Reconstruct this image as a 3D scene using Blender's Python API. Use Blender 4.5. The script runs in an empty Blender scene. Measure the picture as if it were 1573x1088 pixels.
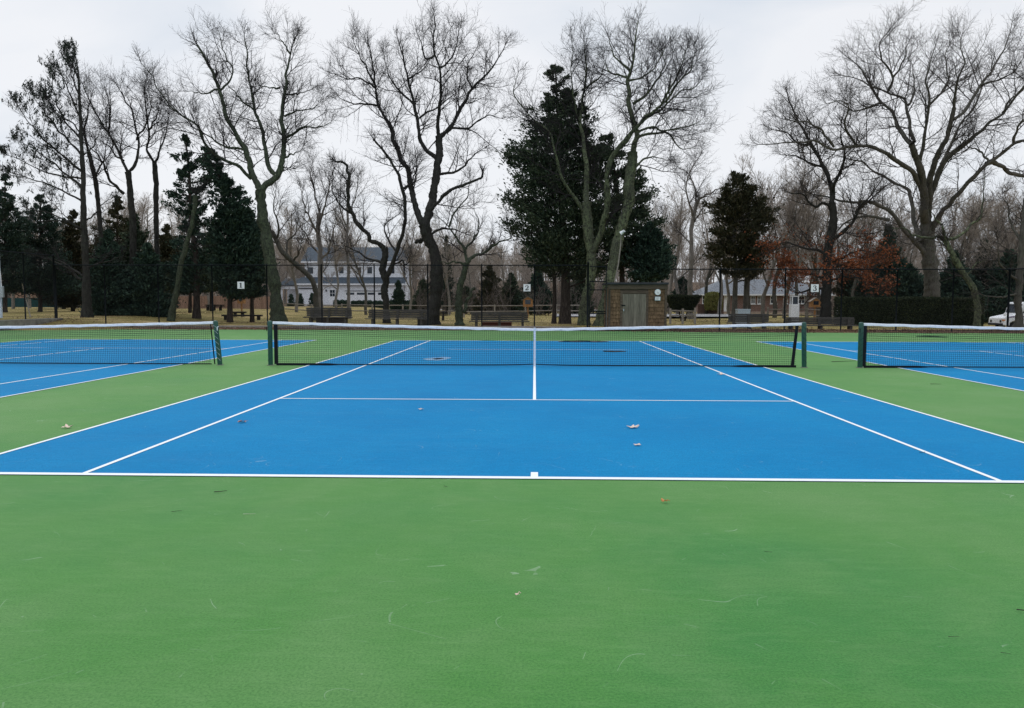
import bpy, math, random
import numpy as np
from mathutils import Vector
S = bpy.context.scene
C = S.collection
rnd = random.Random(7)
rng = np.random.default_rng(11)
R = math.radians

# ---------------------------------------------------------------- camera
CX, CY, CZ = -0.0037, -18.70, 1.58
YAW, PIT, ROL, F = 0.028819, 0.0685, 0.0018, 1199.13
fw = np.array([-math.sin(YAW)*math.cos(PIT), math.cos(YAW)*math.cos(PIT), -math.sin(PIT)])
rt = np.array([math.cos(YAW), math.sin(YAW), 0.0])
up = np.cross(rt, fw)
rt2 = rt*math.cos(ROL)+up*math.sin(ROL); up2 = -rt*math.sin(ROL)+up*math.cos(ROL)
cd = bpy.data.cameras.new('camera'); cam = bpy.data.objects.new('camera', cd); C.objects.link(cam)
from mathutils import Matrix
m = Matrix(((rt2[0], up2[0], -fw[0], CX), (rt2[1], up2[1], -fw[1], CY), (rt2[2], up2[2], -fw[2], CZ), (0, 0, 0, 1)))
cam.matrix_world = m
cd.sensor_width = 36; cd.lens = 36*F/1573; cd.clip_end = 3000; cd.clip_start = .05
S.camera = cam

def at(px, py, D):
    """world point seen at pixel (px, py) of the photograph on the plane D metres in front of the camera"""
    d = fw*F + rt2*(px-786.5) - up2*(py-544)
    return np.array([CX, CY, CZ]) + d*(D/d[1])
def gX(px, D): return at(px, 464, D)[0]
def ppm(D): return F/D           # photo pixels per metre at distance D

def sstep(a, b, x):
    t = np.clip((x-a)/(b-a), 0, 1); return t*t*(3-2*t)
def gz(x, y):
    """height of the land"""
    x = np.asarray(x, float); y = np.asarray(y, float)
    h = .5*sstep(-21, -28, x)*sstep(20, 27, y)
    h = h - .62*sstep(22, 29, x)*sstep(26, 36, y)
    h = h + 10*sstep(140, 320, y)
    h = h + .05*np.sin(x*.31+1)*np.sin(y*.27)*sstep(24, 32, y)
    return h

# ---------------------------------------------------------------- helpers
def tag(o, label=None, cat=None, group=None, kind=None):
    if label: o['label'] = label
    if cat: o['category'] = cat
    if group: o['group'] = group
    if kind: o['kind'] = kind
    return o
def thing(name, loc, label, cat, group=None):
    o = bpy.data.objects.new(name, None); o.empty_display_size = .2
    o.location = loc; C.objects.link(o)
    return tag(o, label, cat, group)
def off(root): return np.array(root.location) if root is not None else np.zeros(3)
def wo(root):
    """world origin of a root or of a part inside a root"""
    p = np.zeros(3)
    while root is not None:
        p = p+np.array(root.location); root = root.parent
    return p
def finish(name, me, mat, parent, smooth=False):
    if mat: me.materials.append(mat)
    if smooth: me.polygons.foreach_set('use_smooth', np.ones(len(me.polygons), bool))
    o = bpy.data.objects.new(name, me); C.objects.link(o)
    if parent is not None: o.parent = parent
    return o
def mesh_np(name, V, Q, mat, parent=None, smooth=False):
    V = np.asarray(V, float).reshape(-1, 3) - wo(parent); Q = np.asarray(Q, np.int32)
    me = bpy.data.meshes.new(name); k = Q.shape[1]; n = len(Q)
    me.vertices.add(len(V)); me.vertices.foreach_set('co', V.ravel().astype(np.float32))
    me.loops.add(n*k); me.loops.foreach_set('vertex_index', Q.ravel())
    me.polygons.add(n); me.polygons.foreach_set('loop_start', np.arange(0, n*k, k, dtype=np.int32))
    me.update(calc_edges=True)
    return finish(name, me, mat, parent, smooth)

class MB:
    def __init__(s): s.v = []; s.f = []
    def add(s, v, f):
        b = len(s.v); s.v += [tuple(map(float, p)) for p in v]; s.f += [tuple(i+b for i in q) for q in f]; return s
    def box(s, x0, x1, y0, y1, z0, z1):
        return s.add([(x0,y0,z0),(x1,y0,z0),(x1,y1,z0),(x0,y1,z0),(x0,y0,z1),(x1,y0,z1),(x1,y1,z1),(x0,y1,z1)],
                     [(0,3,2,1),(4,5,6,7),(0,1,5,4),(1,2,6,5),(2,3,7,6),(3,0,4,7)])
    def bar(s, a, b, w, h=None, n=None):
        """rectangular bar from a to b"""
        h = h or w; a = np.array(a, float); b = np.array(b, float); d = b-a; d /= np.linalg.norm(d)
        r = np.array([0, 0, 1.]) if abs(d[2]) < .9 else np.array([1., 0, 0])
        u = np.cross(d, r); u /= np.linalg.norm(u); v = np.cross(u, d)
        c = [(-1,-1),(1,-1),(1,1),(-1,1)]
        V = [a+u*w/2*i+v*h/2*j for i, j in c]+[b+u*w/2*i+v*h/2*j for i, j in c]
        return s.add(V, [(0,1,2,3),(7,6,5,4),(0,4,5,1),(1,5,6,2),(2,6,7,3),(3,7,4,0)])
    def tube(s, pts, r, n=8, r1=None, caps=True):
        pts = [np.array(p, float) for p in pts]; K = len(pts); r1 = r if r1 is None else r1
        rr = [r+(r1-r)*i/max(1, K-1) for i in range(K)]; V = []; Fc = []
        for i, p in enumerate(pts):
            d = pts[min(i+1, K-1)]-pts[max(i-1, 0)]; d /= np.linalg.norm(d)
            q = np.array([0, 0, 1.]) if abs(d[2]) < .9 else np.array([1., 0, 0])
            u = np.cross(d, q); u /= np.linalg.norm(u); v = np.cross(u, d)
            V += [p+rr[i]*(u*math.cos(2*math.pi*j/n)+v*math.sin(2*math.pi*j/n)) for j in range(n)]
        for i in range(K-1):
            for j in range(n): Fc.append((i*n+j, i*n+(j+1) % n, (i+1)*n+(j+1) % n, (i+1)*n+j))
        if caps: Fc += [tuple(range(n)), tuple(range((K-1)*n, K*n))[::-1]]
        return s.add(V, Fc)
    def prism(s, poly, y0, y1):
        """polygon of (x, z) extruded along y"""
        n = len(poly); V = [(x, y0, z) for x, z in poly]+[(x, y1, z) for x, z in poly]
        return s.add(V, [tuple(range(n)), tuple(range(n, 2*n))[::-1]]+[(i, i+n, (i+1) % n+n, (i+1) % n) for i in range(n)])
    def disc(s, c, r, y0, y1, n=20):
        return s.prism([(c[0]+r*math.cos(2*math.pi*i/n), c[1]+r*math.sin(2*math.pi*i/n)) for i in range(n)], y0, y1)
    def build(s, name, mat, parent=None, smooth=False, bev=0):
        w = wo(parent); me = bpy.data.meshes.new(name)
        me.from_pydata([tuple(np.array(p)-w) for p in s.v], [], s.f); me.validate(); me.update()
        o = finish(name, me, mat, parent, smooth)
        if bev:
            b = o.modifiers.new('bevel', 'BEVEL'); b.width = bev; b.segments = 2; b.limit_method = 'ANGLE'
        return o
def copy_tree(o, parent=None):
    c = o.copy(); C.objects.link(c)
    if parent is not None: c.parent = parent
    for ch in list(o.children): copy_tree(ch, c)
    return c

# ---------------------------------------------------------------- materials
def mat(name, col, rough=.8, spec=.3, metal=0):
    M = bpy.data.materials.new(name); M.use_nodes = True; b = M.node_tree.nodes['Principled BSDF']
    b.inputs['Base Color'].default_value = (*col, 1); b.inputs['Roughness'].default_value = rough
    b.inputs['Specular IOR Level'].default_value = spec; b.inputs['Metallic'].default_value = metal
    return M
class N:
    """small node graph helper"""
    def __init__(s, M): s.t = M.node_tree; s.b = s.t.nodes['Principled BSDF']
    def n(s, typ, **kw):
        o = s.t.nodes.new(typ)
        for k, v in kw.items():
            if k.startswith('_'): setattr(o, k[1:], v)
            else: o.inputs[k.replace('__', ' ')].default_value = v
        return o
    def l(s, a, b): s.t.links.new(a, b)
    def coord(s, out='Object', scale=(1, 1, 1), rot=(0, 0, 0)):
        tc = s.t.nodes.new('ShaderNodeTexCoord'); mp = s.t.nodes.new('ShaderNodeMapping')
        mp.inputs['Scale'].default_value = scale; mp.inputs['Rotation'].default_value = rot
        s.l(tc.outputs[out], mp.inputs[0]); return mp.outputs[0]
    def noise(s, vec, scale, detail=4, rough=.5, dist=0):
        o = s.t.nodes.new('ShaderNodeTexNoise'); o.inputs['Scale'].default_value = scale
        o.inputs['Detail'].default_value = detail; o.inputs['Roughness'].default_value = rough; o.inputs['Distortion'].default_value = dist
        s.l(vec, o.inputs['Vector']); return o.outputs['Fac']
    def ramp(s, fac, *stops):
        o = s.t.nodes.new('ShaderNodeValToRGB'); e = o.color_ramp.elements
        while len(e) < len(stops): e.new(.5)
        for i, (p, c) in enumerate(stops):
            e[i].position = p; e[i].color = (*c, 1) if len(c) == 3 else c
        s.l(fac, o.inputs[0]); return o.outputs[0]
    def mix(s, fac, a, b, mode='MIX'):
        o = s.t.nodes.new('ShaderNodeMix'); o.data_type = 'RGBA'; o.blend_type = mode
        for x, i in ((fac, 0), (a, 6), (b, 7)):
            if hasattr(x, 'links'): s.l(x, o.inputs[i])
            elif i == 0: o.inputs[0].default_value = x
            else: o.inputs[i].default_value = (*x, 1)
        return o.outputs[2]
    def math(s, op, a, b=None):
        o = s.t.nodes.new('ShaderNodeMath'); o.operation = op
        for x, i in ((a, 0), (b, 1)):
            if x is None: continue
            if hasattr(x, 'links'): s.l(x, o.inputs[i])
            else: o.inputs[i].default_value = x
        return o.outputs[0]
    def bump(s, h, strength=.3, dist=.02):
        o = s.t.nodes.new('ShaderNodeBump'); o.inputs['Strength'].default_value = strength; o.inputs['Distance'].default_value = dist
        s.l(h, o.inputs['Height']); s.l(o.outputs[0], s.b.inputs['Normal'])
    def col(s, c): s.l(c, s.b.inputs['Base Color'])
G3 = lambda v: (v, v, v)

def court_mat(name, c0, c1, c2, spec=.5, rough=.55, tint=(1, 1, 1), sheen=0):
    M = mat(name, c0, rough, spec); g = N(M); v = g.coord()
    g.b.inputs['Sheen Weight'].default_value = sheen; g.b.inputs['Sheen Roughness'].default_value = .33; g.b.inputs['Sheen Tint'].default_value = (*tint, 1)
    big = g.noise(v, .35, 5, .6); base = g.ramp(big, (.3, c0), (.52, c1), (.78, c2))
    base = g.mix(g.ramp(g.noise(v, 1.3, 5, .65, .6), (.44, G3(0)), (.70, G3(.38))), base, c2)
    v2 = g.coord(scale=(.5, 2.2, 1)); st = g.noise(v2, .9, 4, .65)
    base = g.mix(g.ramp(st, (.5, G3(0)), (.75, G3(.2))), base, tuple(min(1, x*1.25+.035) for x in c1))
    fine = g.noise(v, 75, 4, .8); base = g.mix(g.ramp(fine, (.4, G3(0)), (.62, G3(.6))), base, tuple(x*.55 for x in c0)); md = g.noise(g.coord(scale=(.35, 1.6, 1), rot=(0, 0, .12)), 11, 5, .75); base = g.mix(g.ramp(md, (.48, G3(0)), (.72, G3(.17))), base, tuple(min(1, x*1.25+.02) for x in c2))
    # ball and shoe scuffs: thin broken curved lines
    sc = None
    for k, (s1, rot, w) in enumerate(((.55, .3, .0006), (.9, 1.4, .0009), (1.6, 2.3, .0014), (.4, 2.9, .0005))):
        vv = g.coord(scale=(1, 1, 1), rot=(0, 0, rot)); n1 = g.noise(vv, s1, 1.5, .45, .3)
        d = g.math('ABSOLUTE', g.math('SUBTRACT', n1, .5))
        ln = g.math('LESS_THAN', d, w)
        mk = g.noise(vv, 1.7+k*.8, 2, .5); mk = g.math('GREATER_THAN', mk, .59)
        x = g.math('MULTIPLY', ln, mk); sc = x if sc is None else g.math('MAXIMUM', sc, x)
    sp = g.n('ShaderNodeTexVoronoi', Scale=5.5); g.l(v, sp.inputs['Vector'])
    spot = g.math('LESS_THAN', sp.outputs['Distance'], .035)
    spot = g.math('MULTIPLY', spot, g.math('GREATER_THAN', g.noise(v, 2.1, 2), .6))
    fade = g.ramp(g.noise(v, 3.7, 3, .6), (.38, G3(.02)), (.7, G3(.26)))
    sc = g.math('MULTIPLY', g.math('MAXIMUM', sc, spot), fade)
    base = g.mix(sc, base, (.62, .7, .62))
    # wandering hairline cracks would be too much; faint dark damp patches instead
    dk = g.ramp(g.noise(v, .8, 3, .5, .4), (.62, G3(0)), (.72, G3(.15)))
    base = g.mix(dk, base, tuple(x*.7 for x in c0))
    g.col(base); g.bump(fine, .5, .005)
    g.l(g.ramp(st, (.3, G3(rough-.06)), (.7, G3(rough+.1))), g.b.inputs['Roughness'])
    return M
M_green = court_mat('court green', (.042, .195, .050), (.076, .23, .054), (.14, .268, .10), .08, .75, (.75, 1, .55), .24)
M_blue = court_mat('court blue', (.0, .175, .41), (.0, .20, .45), (.004, .235, .48), .06, .75, (.15, .55, 1), .12)
M_line = mat('line paint', (.82, .84, .86), .6); g = N(M_line)
g.col(g.ramp(g.noise(g.coord(), 9, 6, .75), (.28, (.45, .55, .62)), (.4, (.74, .78, .82)), (.55, (.75, .78, .82))))

def bark(name, dark, light, lich=None, amt=.5, sc=1.):
    M = mat(name, dark, .92, .1); g = N(M); v = g.coord(scale=(1, 1, .22)); v1 = g.coord()
    a = g.noise(v, 11*sc, 6, .75, .4); c = g.ramp(a, (.4, dark), (.6, light))
    if lich:
        l = g.noise(g.coord(scale=(1, 1, .6)), 7, 6, .8); c = g.mix(g.ramp(l, (.5-amt*.08, G3(0)), (.62-amt*.06, G3(amt))), c, lich); lb = g.noise(v1, .9, 3, .6); c = g.mix(g.ramp(lb, (.42, G3(.6)), (.56, G3(0))), c, light)
        l2 = g.noise(v1, 14, 4, .7); c = g.mix(g.ramp(l2, (.55, G3(0)), (.62, G3(.5*amt))), c, tuple(min(1, x*1.5) for x in lich))
    g.col(c); g.bump(a, .7, .05); return M
M_bark = bark('bark dark', (.012, .011, .011), (.042, .04, .038), (.06, .075, .055), .3)
M_barkl = bark('bark lichen', (.014, .015, .013), (.055, .058, .046), (.15, .18, .1), .85)
M_bark3 = bark('bark green grey', (.014, .017, .014), (.045, .052, .04), (.085, .11, .065), .7)
M_oak = bark('bark grey', (.035, .032, .029), (.115, .105, .095), (.09, .105, .07), .5)
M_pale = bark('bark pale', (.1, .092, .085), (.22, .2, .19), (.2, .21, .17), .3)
M_dead = bark('bark cedar', (.03, .024, .021), (.075, .062, .055))
M_tw = mat('twigs dark', (.03, .027, .029), .9, .1)
M_tw2 = mat('twigs grey', (.055, .049, .046), .9, .1)
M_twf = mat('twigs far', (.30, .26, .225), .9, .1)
def foliage(name, a, b, c=None, rough=.75):
    M = mat(name, a, rough, .15); g = N(M); ge = g.n('ShaderNodeNewGeometry')
    k = g.ramp(ge.outputs['Random Per Island'], (0, a), (.6, b), (1, c or b))
    cl = g.noise(g.coord(), .9, 3, .6)
    g.col(g.mix(g.ramp(cl, (.35, G3(0)), (.65, G3(.55))), k, a)); return M
M_cedar = foliage('cedar foliage', (.018, .031, .02), (.05, .075, .045), (.12, .145, .085))
M_cedar2 = foliage('cedar foliage bronze', (.022, .026, .014), (.05, .052, .026), (.1, .08, .045))
M_ever = foliage('evergreen foliage', (.014, .03, .024), (.036, .066, .046), (.075, .12, .08))
M_spruce = foliage('spruce foliage', (.014, .03, .024), (.03, .055, .04), (.06, .085, .06))
M_tuft = foliage('pine tufts', (.012, .02, .016), (.028, .04, .03), (.05, .06, .045))
M_hedge = foliage('hedge foliage', (.012, .02, .012), (.03, .042, .02), (.07, .085, .035))
M_russet = foliage('russet leaves', (.14, .045, .022), (.26, .085, .035), (.36, .14, .07))
M_litter = foliage('leaf litter', (.07, .035, .02), (.15, .085, .05), (.3, .2, .13))
M_brush = mat('brush', (.13, .11, .1), .95, .1)

def ground_mat():
    M = mat('lawn', (.25, .2, .07), .95, .1); g = N(M); v = g.coord()
    a = g.noise(v, .22, 5, .6); c = g.ramp(a, (.35, (.16, .145, .05)), (.5, (.29, .235, .09)), (.66, (.44, .33, .16)))
    s = g.noise(g.coord(scale=(.6, 3, 1)), 1.2, 5, .7); c = g.mix(g.ramp(s, (.45, G3(0)), (.7, G3(.6))), c, (.15, .15, .045))
    b = g.noise(v, 9, 5, .75); c = g.mix(g.ramp(b, (.4, G3(.0)), (.75, G3(.55))), c, (.1, .07, .03))
    lf = g.noise(v, 30, 3, .7); c = g.mix(g.ramp(lf, (.6, G3(0)), (.66, G3(.5))), c, (.3, .15, .08))
    # woods floor further back
    tc = g.n('ShaderNodeTexCoord'); sp = g.n('ShaderNodeSeparateXYZ'); g.l(tc.outputs['Object'], sp.inputs[0])
    w = g.math('DIVIDE', g.math('SUBTRACT', sp.outputs['Y'], 95), 30)
    c = g.mix(g.ramp(w, (0, G3(0)), (1, G3(1))), c, (.12, .085, .06))
    g.col(c); g.bump(b, .6, .05); return M
M_lawn = ground_mat()
M_soil = mat('soil', (.08, .05, .035), .95, .1); g = N(M_soil)
g.col(g.ramp(g.noise(g.coord(), 7, 6, .7), (.3, (.035, .024, .018)), (.5, (.1, .055, .036)), (.7, (.2, .13, .085))))
M_asph = mat('driveway', (.3, .3, .31), .9); g = N(M_asph); g.col(g.ramp(g.noise(g.coord(), 3, 5, .6), (.3, (.24, .24, .25)), (.7, (.42, .42, .43))))
def wood(name, a, b, sc=(1, 1, 12), s=3.):
    M = mat(name, a, .85, .15); g = N(M); v = g.coord(scale=sc); n1 = g.noise(v, s, 6, .65, .3)
    c = g.ramp(n1, (.3, a), (.7, b)); ge = g.n('ShaderNodeNewGeometry')
    c = g.mix(g.ramp(ge.outputs['Random Per Island'], (0, G3(0)), (1, G3(.45))), c, tuple(x*.55 for x in a))
    g.col(c); g.bump(n1, .4, .01); return M
M_bench = wood('weathered planks', (.045, .043, .04), (.15, .145, .135))
M_benchd = wood('dark planks', (.025, .025, .025), (.07, .065, .06))
M_door = wood('weathered door', (.1, .094, .078), (.31, .285, .24), (12, 1, .8), 1.6)
M_trim = wood('shed trim', (.06, .048, .038), (.17, .135, .105))
M_shing = wood('cedar shingles', (.08, .052, .033), (.27, .18, .11), (3, 1, 1), 4)
M_boards = wood('fence boards', (.27, .165, .12), (.46, .31, .24), (6, 1, .6), 2)
M_cedwd = wood('cedar box', (.34, .17, .07), (.5, .27, .12))
M_rail = wood('split rail', (.2, .175, .15), (.4, .37, .33))
M_brickd = mat('dark brick', (.1, .035, .025), .9)
M_blk = mat('black vinyl', (.006, .009, .012), .7, .12)
M_net = mat('net cord', (.006, .008, .014), .7, .2)
M_tape = mat('headband', (.72, .76, .84), .7); g = N(M_tape); g.col(g.ramp(g.noise(g.coord(scale=(2, 1, 8)), 5, 5, .7), (.3, (.5, .55, .64)), (.55, (.78, .82, .9))))
M_post = mat('post green paint', (.006, .055, .038), .35, .5); g = N(M_post)
g.col(g.ramp(g.noise(g.coord(), 9, 5, .7), (.55, (.003, .062, .042)), (.75, (.02, .1, .07))))
M_white = mat('white paint', (.78, .8, .84), .6)
M_siding = mat('white siding', (.74, .76, .82), .7); g = N(M_siding)
wv = g.n('ShaderNodeTexWave', Scale=.9); wv.bands_direction = 'Z'; g.l(g.coord(), wv.inputs['Vector']); g.col(g.ramp(g.noise(g.coord(scale=(.3, 1, 3)), 2, 4, .6), (.3, (.66, .69, .75)), (.6, (.76, .79, .85))))
def shingle_roof(name, a, b):
    M = mat(name, a, .85, .2); g = N(M); n1 = g.noise(g.coord(scale=(1, 1, 4)), 2.2, 5, .7); g.col(g.ramp(n1, (.3, a), (.7, b))); return M
M_roof = shingle_roof('slate blue roof', (.035, .05, .068), (.075, .095, .12))
M_roof2 = shingle_roof('grey roof', (.12, .135, .155), (.25, .265, .29))
M_roofd = shingle_roof('tar roof', (.02, .022, .026), (.06, .065, .075))
M_brick = mat('brick wall', (.2, .07, .05), .9); g = N(M_brick)
bk = g.n('ShaderNodeTexBrick', Scale=4.); bk.inputs['Color1'].default_value = (.13, .065, .052, 1); bk.inputs['Color2'].default_value = (.2, .11, .09, 1); bk.inputs['Mortar'].default_value = (.3, .27, .25, 1)
g.l(g.coord(rot=(R(90), 0, 0)), bk.inputs['Vector']); g.col(bk.outputs['Color'])
M_glass = mat('window glass', (.02, .03, .045), .08, .8)
M_steel = mat('galvanised steel', (.42, .5, .56), .45, .5, .3)
M_conc = mat('concrete', (.2, .19, .17), .9); g = N(M_conc); g.col(g.ramp(g.noise(g.coord(), 3, 6, .7), (.3, (.1, .1, .09)), (.7, (.27, .26, .23))))
M_ink = mat('black ink', (.01, .012, .02), .6)
M_screen = mat('teal windscreen', (.006, .05, .055), .8)
M_rubber = mat('tyre rubber', (.015, .015, .016), .8)
M_puddle = mat('puddle', (.012, .03, .05), .12, .6)
M_damp = mat('damp ring', (.12, .27, .45), .5)
M_leafp = mat('dry oak leaf', (.72, .56, .47), .8); M_leafo = mat('orange leaf', (.5, .22, .08), .8); M_leafr = mat('rusty leaf', (.4, .2, .17), .8)
M_stick = mat('twig litter', (.04, .035, .03), .9); M_stickl = mat('pale stalk', (.5, .52, .4), .9)

# ---------------------------------------------------------------- sky and sun
w = bpy.data.worlds.new('World'); S.world = w; w.use_nodes = True; t = w.node_tree; bg = t.nodes['Background']
class NW(N):
    def __init__(s): s.t = t
g = NW()
SUN_AZ, SUN_EL = R(-28), R(48)     # azimuth from +Y towards +X
sky = t.nodes.new('ShaderNodeTexSky'); sky.sky_type = 'NISHITA'; sky.sun_disc = False
sky.sun_elevation = SUN_EL; sky.sun_rotation = SUN_AZ
tc = t.nodes.new('ShaderNodeTexCoord'); mp = t.nodes.new('ShaderNodeMapping'); mp.inputs['Scale'].default_value = (1, 1, 2.6)
g.l(tc.outputs['Generated'], mp.inputs[0])
cl = g.noise(mp.outputs[0], 1.7, 6, .5, .4)
cloud = g.ramp(cl, (.30, (.62, .72, .83)), (.46, (.76, .81, .88)), (.58, (.91, .925, .96)))
spx = t.nodes.new('ShaderNodeSeparateXYZ'); g.l(tc.outputs['Generated'], spx.inputs[0])
zen = g.ramp(spx.outputs['Z'], (.40, G3(1)), (.95, G3(1)))
zm = t.nodes.new('ShaderNodeMapRange'); zm.interpolation_type = 'SMOOTHSTEP'
zm.inputs['From Min'].default_value = .42; zm.inputs['From Max'].default_value = .95; zm.inputs['To Min'].default_value = 1; zm.inputs['To Max'].default_value = 1.75
g.l(spx.outputs['Z'], zm.inputs['Value'])
sc = t.nodes.new('ShaderNodeVectorMath'); sc.operation = 'SCALE'; g.l(cloud, sc.inputs[0]); g.l(zm.outputs[0], sc.inputs['Scale'])
skd = t.nodes.new('ShaderNodeVectorMath'); skd.operation = 'SCALE'; g.l(sky.outputs[0], skd.inputs[0]); skd.inputs['Scale'].default_value = .08
g.l(g.mix(.93, skd.outputs[0], sc.outputs[0]), bg.inputs[0]); bg.inputs[1].default_value = 1.0
sd = bpy.data.lights.new('sun', 'SUN'); sd.energy = .9; sd.angle = R(14); sd.color = (1, .96, .9)
so = bpy.data.objects.new('sun', sd); C.objects.link(so)
dirv = Vector((math.sin(SUN_AZ)*math.cos(SUN_EL), math.cos(SUN_AZ)*math.cos(SUN_EL), math.sin(SUN_EL)))
so.rotation_euler = dirv.to_track_quat('Z', 'Y').to_euler()
S.view_settings.view_transform = 'Standard'; S.view_settings.look = 'None'; S.view_settings.gamma = 1; S.view_settings.exposure = 0.0

# ---------------------------------------------------------------- setting
def grid_ground():
    xs = np.unique(np.concatenate([np.linspace(-600, -60, 20), np.linspace(-60, 60, 121), np.linspace(60, 600, 20)]))
    ys = np.unique(np.concatenate([np.linspace(-80, 18, 8), np.linspace(18, 60, 64), np.linspace(60, 400, 60), np.linspace(400, 900, 8)]))
    X, Y = np.meshgrid(xs, ys); Z = gz(X, Y)-.02
    V = np.stack([X, Y, Z], -1).reshape(-1, 3); nx = len(xs); ny = len(ys)
    i, j = np.meshgrid(np.arange(nx-1), np.arange(ny-1)); a = (j*nx+i).ravel()
    return V, np.stack([a, a+1, a+nx+1, a+nx], 1)
V, Q = grid_ground(); tag(mesh_np('ground', V, Q, M_lawn, smooth=True), kind='structure')
def sheet(name, poly, z, m, kind='structure'):
    n = len(poly); me = bpy.data.meshes.new(name); me.from_pydata([(x, y, z) for x, y in poly], [], [tuple(range(n))]); me.update()
    return tag(finish(name, me, m, None), kind=kind)
GXL = -27.3; GXR = 26.1
ED = [(GXL, 22.5), (2.6, 22.5), (2.7, 22.3), (7.3, 21.9), (7.6, 20.9), (GXR, 20.6)]   # back edge of the paving
sheet('court_surface', [(GXL-.1, -32), (GXR, -32)]+ED[::-1], .0, M_green)
sheet('soil_strip', [(GXL, 22.3), (GXR, 20.4), (GXR, 25.2), (GXL, 26.2)], -.008, M_soil)
HW, SW, HL, SL, LW = 5.485, 4.115, 11.885, 6.40, .05
for cx in (-14.07, 0, 14.07):
    sheet('court_surface', [(cx-HW, -HL), (cx+HW, -HL), (cx+HW, HL), (cx-HW, HL)], .004, M_blue)
    b = MB(); z = .008
    def ln(x0, x1, y0, y1):
        b.add([(cx+x0, y0, z), (cx+x1, y0, z), (cx+x1, y1, z), (cx+x0, y1, z)], [(0, 1, 2, 3)])
    BL = .085
    ln(-HW, HW, -HL, -HL+BL); ln(-HW, HW, HL-BL, HL)
    for sx in (-1, 1):
        x = sx*(HW-LW/2); ln(x-LW/2, x+LW/2, -HL+BL, HL-BL)
        x = sx*(SW-LW/2); ln(x-LW/2, x+LW/2, -HL+BL, HL-BL)
    ln(-SW+LW, SW-LW, -SL, -SL+LW); ln(-SW+LW, SW-LW, SL-LW, SL)
    ln(-LW/2, LW/2, -SL+LW, -.02); ln(-LW/2, LW/2, .02, SL-LW)
    ln(-.033, .033, -HL+BL, -HL+BL+.18); ln(-LW/2, LW/2, HL-BL-.1, HL-BL)
    tag(b.build('court_lines', M_line), kind='structure')
def blob(name, px, py, wpx, hpx, z, m, seed, kind='structure'):
    a = at(px, py, 10); t_ = (z-CZ)/(a[2]-CZ); D = 10*t_; p = at(px, py, D); r = random.Random(seed)
    rx = wpx/ppm(D)/2; ry = hpx/(CZ*F/D**2)/2; ph = [r.uniform(0, 6) for _ in range(3)]
    poly = []
    for i in range(40):
        an = 2*math.pi*i/40; q = 1+.18*math.sin(2*an+ph[0])+.12*math.sin(3*an+ph[1])+.07*math.sin(7*an+ph[2])
        poly.append((p[0]+rx*q*math.cos(an), p[1]+ry*q*math.sin(an)))
    return sheet(name, poly, z, m, kind)
blob('puddle', 672, 551.2, 34, 5.5, .0065, M_damp, 1); blob('puddle', 673, 551, 16, 2, .010, M_puddle, 2)
blob('puddle', 896, 524.3, 62, 2.6, .013, M_puddle, 3); blob('puddle', 943, 539.8, 30, 2.4, .010, M_puddle, 4)
blob('puddle', 1430, 517, 40, 1.6, .010, M_puddle, 5)
# driveway in front of the houses
yy = [at(900, 489, 70)[1]]
sheet('driveway', [(gX(850, 72), 72-18.7), (gX(1130, 72), 72-18.7), (gX(1130, 86), 86-18.7), (gX(850, 86), 86-18.7)], .14, M_asph)
sheet('road', [(-60, 104), (60, 104), (60, 112), (-60, 112)], .06, M_asph)

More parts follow.
